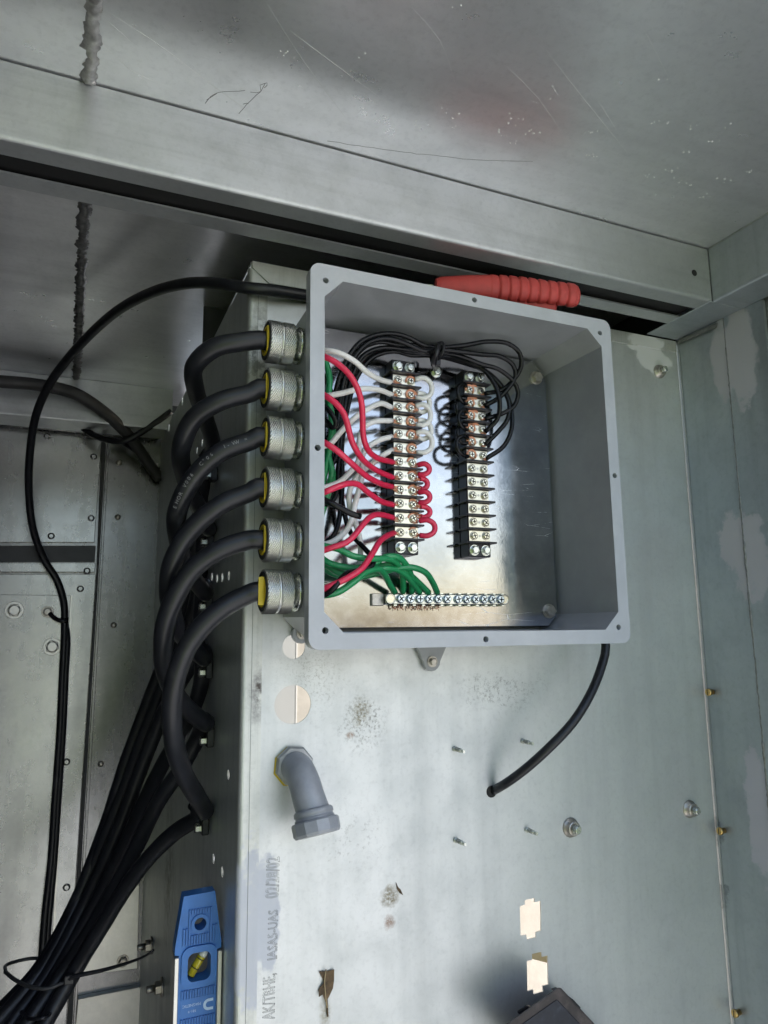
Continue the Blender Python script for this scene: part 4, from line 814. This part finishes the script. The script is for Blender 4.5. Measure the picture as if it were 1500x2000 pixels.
for k in range(6):
    wrap(jw_[min(k,4)], xc1+0.0076, TZ[k], 0.4, 3.9 if k%2 else 3.3, 7, k)
    if k % 2: wrap(jw_[min(k,4)], xc1+0.0076, TZ[k], 3.6, 5.6, 5, 40+k)
    wrap(jb_[min(k,4)], xc2-0.0076, TZ[k], -0.6, 3.4, 7, 10+k)
    if k < 4: wrap(jb_[min(k,4)], xc2-0.0016, TZ[k]+0.0006, 0.9, 3.0, 6, 20+k)
    wrap(jr_[min(k,4)], xc1+0.0076, TZ[k+6], 1.2, 2.4 if k%2 else 2.9, 3, 30+k)
for i in range(6):
    wire('black wire to the right side of the %s row of the right block' % rows[i], blk_l[i]+blk_r[i], 0.0027, 'wire_black', 'black wires in the tied bundle', (xr2-0.0062,yt+0.0008,TZ[i]), None, 0.005)
wire('loose black wire with a cut end pointing right near the reds', [(-0.1521,0.0450,-0.0370),(-0.1473,0.0380,-0.0419),(-0.1355,0.0360,-0.0475),(-0.1235,0.0360,-0.0529),(-0.1141,0.0370,-0.0547)], 0.0031, 'wire_black', 'spare black leads')
wire('folded black spare lead beside the rim between white wires', [(-0.1497,0.0500,0.0580),(-0.1455,0.0420,0.0509),(-0.1403,0.0400,0.0431),(-0.1375,0.0420,0.0361),(-0.1396,0.0450,0.0336),(-0.1432,0.0500,0.0403),(-0.1479,0.0550,0.0465)], 0.0026, 'wire_black', 'spare black leads')
# earth wires
gpos = [SX[0],SX[1],SX[2],SX[3],SX[4],SX[5]]
greens = [
 [(-0.1516,0.0520,-0.1275),(-0.1490,0.0400,-0.1305),(-0.1365,0.0380,-0.1276),(-0.1207,0.0400,-0.1181),(-0.1044,0.0460,-0.1075),(-0.0904,0.0520,-0.1037),(-0.0760,0.0660,-0.1089),(-0.0651,0.0780,-0.1179),(-0.0566,0.0855,-0.1248)],
 [(-0.1497,0.0550,-0.0810),(-0.1452,0.0500,-0.0834),(-0.1335,0.0460,-0.0859),(-0.1206,0.0440,-0.0921),(-0.1043,0.0460,-0.0944),(-0.0884,0.0500,-0.0936),(-0.0729,0.0560,-0.0936),(-0.0593,0.0660,-0.1007),(-0.0509,0.0770,-0.1119),(-0.0471,0.0855,-0.1247)],
 [(-0.1424,0.0620,0.1115),(-0.1381,0.0600,0.0922),(-0.1387,0.0600,0.0677),(-0.1354,0.0600,0.0455),(-0.1358,0.0620,0.0247),(-0.1387,0.0660,0.0025),(-0.1469,0.0700,-0.0469),(-0.1471,0.0660,-0.0882),(-0.1396,0.0600,-0.0976),(-0.1273,0.0560,-0.1017),(-0.1109,0.0540,-0.1030),(-0.0939,0.0540,-0.0985),(-0.0811,0.0540,-0.0915),(-0.0666,0.0560,-0.0908),(-0.0526,0.0640,-0.0981),(-0.0418,0.0750,-0.1108),(-0.0370,0.0855,-0.1246)],
 [(-0.1414,0.0680,0.0753),(-0.1344,0.0660,0.0592),(-0.1322,0.0660,0.0378),(-0.1376,0.0660,0.0159),(-0.1340,0.0640,-0.0065),(-0.1358,0.0680,-0.0231),(-0.1466,0.0740,-0.0669),(-0.1444,0.0740,-0.0955),(-0.1357,0.0680,-0.1009),(-0.1254,0.0640,-0.1080),(-0.1094,0.0620,-0.1078),(-0.0842,0.0600,-0.1029),(-0.0666,0.0640,-0.1021),(-0.0517,0.0700,-0.1071),(-0.0380,0.0780,-0.1170),(-0.0272,0.0858,-0.1245)],
 [(-0.1410,0.0720,0.0170),(-0.1340,0.0700,0.0038),(-0.1307,0.0700,-0.0092),(-0.1344,0.0720,-0.0249),(-0.1470,0.0760,-0.0770),(-0.1409,0.0780,-0.0981),(-0.1308,0.0760,-0.1011),(-0.1137,0.0720,-0.1082),(-0.0884,0.0660,-0.1009),(-0.0656,0.0660,-0.0983),(-0.0483,0.0710,-0.1054),(-0.0315,0.0790,-0.1147),(-0.0168,0.0858,-0.1244)],
 [(-0.1437,0.0760,-0.0922),(-0.1333,0.0780,-0.1046),(-0.1067,0.0760,-0.1109),(-0.0811,0.0700,-0.1061),(-0.0573,0.0640,-0.1003),(-0.0439,0.0640,-0.1005),(-0.0284,0.0680,-0.1052),(-0.0167,0.0760,-0.1141),(-0.0063,0.0858,-0.1243)]]
for i, w in enumerate(greens):
    o = wire('green wire landing on the %s screw of the earthing bar' % rows[i], w, 0.0033, 'wire_green', 'green wires to the earthing bar')
    m = MB(); rnd = random.Random(i); bx = smooth_path(w,0.004)[-1].x
    for k in range(6):
        a = bx+rnd.uniform(-.0035,.0035); m.tube([(a,0.0905,-0.1372),(a+rnd.uniform(-.0015,.0015),0.0895,-0.1405),(a+rnd.uniform(-.003,.003),0.088,-0.1372-rnd.uniform(.003,.0065))],0.00038,5)
    m.build('copper_strand','copper',o)
# tie and its screw on the black bundle
t = thing('zip_tie', 'black zip tie with screw holding the black wires above the blocks', 'zip tie', (0.0033,0.0950,0.1286))
c = Vector((-0.0112,0.0620,0.1377)); MB().tube([c+Vector((0.0016*math.sin(a),0.0150*math.cos(a)+0.001,0.0105*math.sin(a))) for a in [2*math.pi*k/28 for k in range(29)]],0.0016,6).build('tie_loop','black_plastic',t)
MB().tube(smooth_path([(-0.0172,0.0480,0.1409),(-0.0222,0.0450,0.1285),(-0.0196,0.0550,0.1233),(-0.0070,0.0780,0.1261),(0.0010,0.0920,0.1272)],0.003),0.0030,6).build('tie_strap','black_plastic',t)
c = Vector((-0.0141,0.0620,0.1254)); MB().box(c-Vector((.0045,.004,.004)),c+Vector((.0045,.004,.004))).build('tie_head','black_plastic',t,0.0008,1)
b_ = link('tie_screw', hex_bolt_mesh('tie_screw',0.0052,0.0044,(0.0066,0.001)), t, None, Vector((-0.0005,0.0880,0.1250))-t.location)
MB().lathe((0.0032,0.0948,0.1279),(0,-1,0),[(0,0.0055),(0.0065,0.0055)],14).build('tie_mount','black_plastic',t)

# ------------------------------------------------------------------ pliers on top of the box
pt = thing('pliers', 'pliers with ribbed red grips lying on top of the grey box', 'pliers', (0.0603,0.0300,0.1952))
def grip(a, b, name, ribs=True):
    a, b = Vector(a), Vector(b); L = (b-a).length; d = (b-a)/L
    e1 = Vector((0,0,1)); e1 = (e1-d*e1.dot(d)).normalized(); e2 = d.cross(e1); rs = []
    n = 150
    for i in range(n+1):
        t = i/n; w = 0.0112 + 0.0026*math.sin(min(1,t/0.75)*math.pi*0.9)+0.0015*t
        if t < 0.03: w *= 0.86+0.14*t/0.03
        if t > 0.955: w *= math.sqrt(max(0.05,1-((t-0.955)/0.047)**2))
        if ribs and t > 0.36 and t < 0.97:
            ph = ((t-0.36)/0.61*9.0) % 1.0
            w *= 1.05 - 0.22*math.exp(-(min(ph,1-ph)/0.085)**2) - 0.05*ph
        bow = math.sin(t*math.pi)*0.004
        c = a + d*L*t + e1*bow
        rs.append([c + e1*math.cos(2*math.pi*k/20)*w + e2*math.sin(2*math.pi*k/20)*w*0.72 for k in range(20)])
    return MB().rings(rs).build(name, 'grip_red', pt)
grip((-0.0188,0.0500,0.2071), (0.1402,0.0040,0.2049), 'grip')
grip((-0.0127,0.0620,0.2023), (0.1209,0.0220,0.1964), 'grip', False)
jw = MB(); jw.prism([Vector((-0.0188,0.0500,0.2071))+Vector(v) for v in ((0,0.004,0.006),(0,0.004,-0.006),(-0.05,0.03,-0.009),(-0.075,0.045,0),(-0.05,0.03,0.009))],(0.003,0.009,0)); jw.build('jaw','old_steel',pt,0.001,1)

# ------------------------------------------------------------------ spirit level on the side wall
YL = 0.190
lv = thing('spirit_level', 'blue spirit level with yellow vial stuck upright on the side wall', 'spirit level', (-0.232,YL,-0.62))
zT = (-0.2376,0.1820,-0.4232)[2]
xa, xb = -0.2555, -0.2092; xm = (xa+xb)/2
def lev_sheet(name, outline, hl, y, th, mat):
    o = sheet_with_holes(name, outline, hl, y, th, mat, lv); o.data.transform(Matrix.Translation(-lv.location)); return o
def rrect(cx, cz, w, h, r): return [(cx+x, cz+z) for x,z in rr_rect(w,h,r,5)]
zs = zT-0.053
body = [(xa+0.0075,zT),(xb-0.008,zT+0.001),(xb-0.0005,zs+0.006),(xb-0.0005,zs),(xb-0.0046,zs-0.001),(xb-0.0046,-0.66),(xa+0.0046,-0.66),(xa+0.0046,zs-0.001),(xa+0.0005,zs),(xa+0.0005,zs+0.006)]
zh = (-0.2351,0.1800,-0.4505)[2]; zv = (-0.2354,0.1800,-0.4892)[2]; zv2 = zv-0.073
wins = [circle(xm+0.001,zh,0.0058,28), rrect(xm+0.001,zv,0.0112,0.0130,0.006), rrect(xm+0.001,zv2,0.0112,0.0130,0.006)]
lev_sheet('body', body, wins, YL-0.008, 0.016, 'level_blue')
def frame_ring(cx, cz, w, h, r, t):
    o = lev_sheet('window_frame', rrect(cx,cz,w+t,h+t,r+t*0.5), [rrect(cx,cz,w,h,r)], YL-0.0105, 0.003, 'level_blue'); return o
frame_ring(xm+0.001, zv, 0.0112, 0.0130, 0.006, 0.0060); frame_ring(xm+0.001, zv2, 0.0112, 0.0130, 0.006, 0.0060)
lev_sheet('hole_ring', circle(xm+0.001,zh,0.0090,28), [circle(xm+0.001,zh,0.0058,28)], YL-0.0098, 0.002, 'level_blue')
for k in range(13):
    x = xa+0.0085+0.0026*k
    for (z0,z1) in ((zv+0.0205, zT-0.013 if 1 < k < 11 else zT-0.030),(zv-0.0275,zv-0.0200),(zv-0.0530,zv-0.0455)):
        parts_ = [(z0,z1)]
        if abs(x-xm-0.001) < 0.0095 and z1 > zh: parts_ = [(z0,zh-0.0095),(zh+0.0095,z1)]
        for (q0,q1) in parts_: MB().box((x-0.0007,YL-0.0101,q0),(x+0.0007,YL-0.0079,q1)).build('rib','level_blue',lv)
for (x0,x1) in ((xa,xa+0.0044),(xb-0.0044,xb)):
    MB().box((x0,YL-0.0115,-0.66),(x1,YL+0.0105,zs-0.0015)).build('metal_edge','level_edge',lv,0.0006,1)
for zc_, tilt in ((zv,1),(zv2,0)):
    d = Vector((0.55,0,0.83)) if tilt else Vector((1,0,0)); c = Vector((xm+0.001,YL-0.001,zc_))
    vb = MB().tube([c-d*0.0125,c-d*0.012,c+d*0.006,c+d*0.0075],lambda t: 0.0042 if 0.05<t else 0.003,16).build('vial','vial_yellow',lv)
    MB().lathe(c+d*0.0072,d,[(0,0.0043),(0.003,0.0042),(0.0065,0.0034),(0.007,0.002)],16).build('vial_end','vial_clear',vb)
    for s_ in (-0.005,0.004): MB().lathe(c+d*s_,d,[(0,0.0044),(0.0008,0.0044)],16).build('vial_line','dark_slot',vb)
lev_sheet('print_field', rrect(xm+0.0005,zv-0.0365,0.0165,0.0085,0.001), [], YL-0.0086, 0.0008, 'level_blue')
def print_text(body_, size, cx, cz):
    me_ = text_mesh(body_, size); xs = [v.co.x for v in me_.vertices]; w = max(xs)
    # upside down, as the level hangs
    me_.transform(Matrix(((-1,0,0,cx+w/2),(0,0,1,YL-0.0089),(0,-1,0,cz),(0,0,0,1)))); me_.flip_normals()
    me_.transform(Matrix.Translation(-lv.location)); me_.materials.clear(); me_.materials.append(MATS['level_print']); link('print', me_, lv)
print_text('MAGNETIC', 0.0036, xm-0.0050, zv-0.0330); print_text('581-9', 0.0034, xm-0.0045, zv-0.0385)
arc = [(0.0052*math.cos(a), 0.0052*math.sin(a)) for a in [math.radians(80+i*20) for i in range(11)]]; arc2 = [(x*0.52,z*0.52) for x,z in arc][::-1]
hs = [(0.0045,-0.0052)]; up2 = [(0.0045,-0.0027)]
pts = [(0.0045,0.0052)] + [p for p in arc] + [(0.0045,-0.0052),(0.0045,-0.0027)] + arc2 + [(0.0045,0.0027)]
MB().prism([(xm+0.0112+x,YL-0.0087,zv-0.0365+z) for x,z in pts],(0,-0.0003,0)).build('magnet_mark','level_print',lv)

# ------------------------------------------------------------------ conduit elbow
e0 = Vector((-0.1537,0.1250,-0.2967)); el = thing('conduit_elbow', 'grey conduit elbow fitting with yellow gasket low on the panel', 'conduit fitting', e0)
MB().lathe(e0+Vector((-0.0008,-0.0003,-0.0006)),(0,-1,0),[(0,0.0200),(0.0016,0.0200)],8,False,0.3).build('gasket','yellow_seal',el)
MB().lathe(e0+Vector((0,-0.0024,0.0005)),(0,-1,0),[(0,0.0196),(0.0045,0.0196),(0.0060,0.0180)],8,False,0.3).build('base_nut','conduit_base',el)
dn = Vector((0.10,-0.32,-0.94)).normalized()
cpath = [e0+Vector((0,-0.006,0)), e0+Vector((0.0005,-0.016,-0.001)), e0+Vector((0.001,-0.025,-0.005)), e0+Vector((0.003,-0.032,-0.014)), e0+Vector((0.0055,-0.037,-0.026)), e0+Vector((0.0085,-0.0410,-0.037))]
MB().tube(smooth_path(cpath,0.002), lambda t: 0.0148+0.0012*t, 28).build('elbow_body','conduit_grey',el)
en = cpath[-1]-dn*0.003
MB().lathe(en,dn,[(0,0.0172),(0.0015,0.0188),(0.005,0.0190),(0.0055,0.0180),(0.0072,0.0180),(0.0076,0.0190),(0.0100,0.0190)],36).build('collar','conduit_grey',el)
MB().lathe(en+dn*0.0098,dn,[(0,0.0215),(0.0015,0.0228),(0.0110,0.0225),(0.0135,0.0208)],12,False).build('compression_nut','conduit_grey',el)

# ------------------------------------------------------------------ screws, studs, fasteners on the panel
rnd = random.Random(2)
def tek(p, label, d):
    t = thing('self_drilling_screw', label, 'screw', p, 'screw points through the panel')
    d = Vector(d).normalized(); o = Vector(p)
    MB().lathe(o+d*0.0004,d,[(0,0.0031),(0.0020,0.0030),(0.0024,0.0026)],12).build('burr','zinc_bolt',t)
    m = MB(); prof_ = []
    for k in range(7): prof_ += [(0.001+k*0.0014,0.0018),(0.0017+k*0.0014,0.0025)]
    m.lathe(o,d,prof_+[(0.0112,0.0018)],12); m.build('thread','zinc_bolt',t)
    m = MB(); e = o+d*0.0108; m.prism([e+Vector((-0.0012,0,-0.0016)),e+Vector((0.0012,0,-0.0016)),e+Vector((0.0013,0,0.0016)),e+Vector((-0.0013,0,0.0016))],d*0.0050); m.build('drill_tip','zinc_bolt',t)
for p, l in (((0.0309,0.1250,-0.2938),'upper left screw point sticking out below the box'),((0.1206,0.1250,-0.2918),'screw point sticking out just left of the curved black cable'),((0.0292,0.1250,-0.3887),'lower left screw point sticking out of the panel'),((0.1212,0.1250,-0.3887),'lower screw point sticking out left of the capped stud')):
    tek(p, l, (0.25,-1,-0.10))
def stud(p, label, r, axis, mat, group, L=0.012):
    t = thing('stud', label, 'stud', p, group); ax = Vector(axis); o = Vector(p)
    MB().lathe(o,ax,[(0,r*1.25),(0.0012,r*1.25),(0.0014,r*1.05),(L*0.62,r*0.95),(L*0.7,r*0.8)],20).build('nut',mat,t)
    prof_ = []
    for k in range(5): prof_ += [(L*0.7+k*0.0012,r*0.50),(L*0.7+0.0006+k*0.0012,r*0.58)]
    MB().lathe(o,ax,prof_+[(L*0.7+0.007,r*0.42)],14).build('thread','zinc_bolt',t)
stud((0.1822,0.1250,-0.3933),'capped steel stud low in the middle of the panel',0.0088,(0,-1,0),'old_steel','capped studs')
stud((0.3675,0.1250,-0.3920),'capped steel stud near the right corner of the panel',0.0086,(0,-1,0),'old_steel','capped studs')
stud((0.3732,0.1250,0.1897),'steel stud in the sealant smear near the upper right corner',0.0078,(0,-1,0),'old_steel','capped studs',0.010)
for p, l in (((0.3879,0.1120,-0.2484),'upper small brass screw poking from the right wall corner'),((0.3835,0.1120,-0.4197),'middle small brass screw poking from the right wall corner'),((0.3787,0.1120,-0.6296),'brass screw in the right corner at the bottom edge')):
    t = thing('brass_screw', l, 'screw', (XR,p[1],p[2]), 'brass screws in the right wall')
    MB().lathe((XR-0.0005,p[1],p[2]),(-1,0,0),[(0,0.0034),(0.0055,0.0036),(0.0058,0.0046),(0.0090,0.0046),(0.0098,0.0034)],14).build('screw_body','brass',t)
    MB().box((XR-0.0105,p[1]-0.0005,p[2]-0.0036),(XR-0.0100,p[1]+0.0005,p[2]+0.0036)).build('screw_slot','dark_slot',t)
for p, l in (((-0.2080,0.7601,-0.6823),'upper dark bolt sticking out of the side wall behind the level'),((-0.2080,0.6110,-0.6860),'lower dark bolt sticking out of the side wall behind the level')):
    t = thing('wall_bolt', l, 'bolt', p, 'bolts on the side wall')
    MB().lathe(p,(-1,0,0),[(0,0.013),(0.003,0.013)],16).build('washer','old_steel',t)
    MB().lathe(Vector(p)+Vector((-0.003,0,0)),(-1,0,0),[(0,0.0095),(0.008,0.0095),(0.009,0.008)],6,False).build('nut','old_steel',t)
    MB().lathe(Vector(p)+Vector((-0.011,0,0)),(-1,0,0),[(0,0.005),(0.012,0.005),(0.013,0.004)],12).build('thread','old_steel',t)

# ------------------------------------------------------------------ dead leaf stuck to the panel
lf = thing('dead_leaf', 'curled dry brown leaf stuck to the lower panel', 'leaf', (-0.1187,0.1250,-0.5148))
outl = [(-0.1263,0.1243,-0.4911),(-0.1168,0.1243,-0.4924),(-0.1105,0.1243,-0.4917),(-0.1105,0.1243,-0.5023),(-0.1115,0.1243,-0.5090),(-0.1158,0.1243,-0.5150),(-0.1200,0.1243,-0.5188),(-0.1231,0.1243,-0.5113),(-0.1268,0.1243,-0.5129),(-0.1263,0.1243,-0.5071),(-0.1216,0.1243,-0.5016),(-0.1221,0.1243,-0.4956)]
rnd = random.Random(4); P = [Vector(p) for p in outl]; c = sum(P, Vector())/len(P); m = MB()
P2 = [p + Vector((0,-rnd.uniform(0.0002,0.0035),0)) for p in P]; cc_ = c+Vector((0,-0.001,0)); n = len(P2)
m.add(P2+[p+Vector((0,0.0004,0)) for p in P2]+[cc_,cc_+Vector((0,0.0004,0))], [f for i in range(n) for f in ((i,2*n,(i+1)%n),(n+i,n+(i+1)%n,2*n+1),(i,(i+1)%n,n+(i+1)%n,n+i))], False)
m.build('blade','leaf_brown',lf)
MB().tube(smooth_path([(-0.1194,0.1215,-0.4895),(-0.1210,0.1215,-0.4992),(-0.1204,0.1215,-0.5084),(-0.1194,0.1215,-0.5177),(-0.1183,0.1215,-0.5238)],0.004),0.0006,6).build('midrib','leaf_rib',lf)
MB().tube(smooth_path([(-0.1181,0.1235,-0.5165),(-0.1176,0.1235,-0.5234),(-0.1171,0.1235,-0.5326)],0.004),0.0009,6).build('stalk','leaf_brown',lf)
fr = MB().prism([Vector(p) for p in [(-0.0422,0.1247,-0.4218),(-0.0400,0.1247,-0.4265),(-0.0371,0.1247,-0.4294),(-0.0343,0.1247,-0.4353),(-0.0383,0.1247,-0.4327),(-0.0412,0.1247,-0.4284)]],(0,-0.0008,0)).build('leaf_scrap','leaf_brown'); tag(fr,'small dark scrap of leaf beside the brown stain','leaf')

# ------------------------------------------------------------------ stencilled date on the panel (reads upwards)
def stencil(body_, p0, p1, h):
    """dotted ink code: start point, end point (in the panel plane), letter height"""
    a, b = Vector(p0), Vector(p1); L = (b-a).length
    me_ = text_mesh(body_, 1.0); xs = [v.co.x for v in me_.vertices]; zs_ = [v.co.y for v in me_.vertices]; w = max(xs)-min(xs); hh = max(zs_)-min(zs_)
    bm = bmesh.new(); bm.from_mesh(me_)
    d = (b-a)/L; upd = Vector((d.z,0,-d.x))*-1
    for v in bm.verts:
        t = (v.co.x-min(xs))/w*L; u = (v.co.y-min(zs_))/hh*h
        v.co = a + d*t + upd*u
    edges = [e for e in bm.edges if len(e.link_faces) == 1]
    m = MB()
    for e in edges:                     # the marking is drawn in dotted outline strokes
        p, q = e.verts[0].co, e.verts[1].co; l = (q-p).length; k = max(1,int(l/0.0011))
        for i in range(k):
            c = p.lerp(q,(i+.5)/k); r_ = 0.00030
            m.prism([(c.x-r_,YW-0.0001,c.z-r_),(c.x+r_,YW-0.0001,c.z-r_),(c.x+r_,YW-0.0001,c.z+r_),(c.x-r_,YW-0.0001,c.z+r_)],(0,-0.0001,0))
    bm.free(); bpy.data.meshes.remove(me_)
    o = m.build('stencil_print','ink',panel); o['kind'] = 'stuff'
stencil('02/28/02', (-0.1670,0.1250,-0.4179), (-0.1664,0.1250,-0.3811), 0.0130)
stencil('IASA5-UAS', (-0.1678,0.1250,-0.4726), (-0.1674,0.1250,-0.4290), 0.0095)
stencil('AK/TBHE,', (-0.1677,0.1250,-0.5243), (-0.1677,0.1250,-0.4852), 0.0135)

# ------------------------------------------------------------------ tool battery at the bottom edge
shf = MB().box((0.06,0.045,-0.690),(0.19,0.122,-0.686)).build('shelf','door_zinc'); struct(shf)
bt = thing('tool_battery', 'dusty dark tool battery with rubbed label at the bottom edge', 'battery', (0.0989,0.0650,-0.5766))
A_ = Vector((0.1146,0.0650,-0.5268)); B_ = Vector((0.0250,0.0650,-0.5562)); D_ = Vector((0.1758,0.0650,-0.5907))
u_ = (B_-A_); v_ = (D_-A_); ul, vl = u_.length, v_.length; u_ /= ul; v_ = v_.normalized(); nrm = Vector((0.05,-1,0.12)); 
LU, LV = 0.085, 0.105; RD = Vector((0.537,0.742,-0.402))   # the battery leans back, away from the opening
quad = [A_+u_*0.003, A_+u_*LU, A_+u_*LU+v_*LV, A_+v_*LV, A_+v_*0.003, A_+u_*0.0008+v_*0.0008]
MB().prism([p+Vector((0,0.002,0)) for p in quad],RD*0.052).build('case','battery_frame',bt,0.003,2)
ins = lambda p, k: p
q2 = [A_+u_*0.012+v_*0.010, A_+u_*(LU-.008)+v_*0.010, A_+u_*(LU-.008)+v_*(LV-.008), A_+u_*0.012+v_*(LV-.008)]
MB().prism([p+Vector((0,0.0012,0)) for p in q2],RD*0.002).build('label_field','battery_label',bt,0.0006,1)
q3 = [A_+u_*0.017+v_*0.012, A_+u_*0.031+v_*0.012, A_+u_*0.031+v_*0.026, A_+u_*0.017+v_*0.026]
MB().prism([A_+u_*0.040-v_*0.0012+Vector((0,.006,0)),A_+u_*0.052-v_*0.0012+Vector((0,.006,0)),A_+u_*0.052+v_*0.004+Vector((0,.006,0)),A_+u_*0.038+v_*0.004+Vector((0,.006,0))],RD*0.03).build('latch','black_plastic',bt,0.001,1)
MB().prism([A_+v_*0.030-u_*0.003+Vector((0,.012,0)),A_+v_*0.045-u_*0.003+Vector((0,.012,0)),A_+v_*0.047+u_*0.003+Vector((0,.012,0)),A_+v_*0.028+u_*0.003+Vector((0,.012,0))],(0,0.03,0)).build('latch','black_plastic',bt,0.001,1)
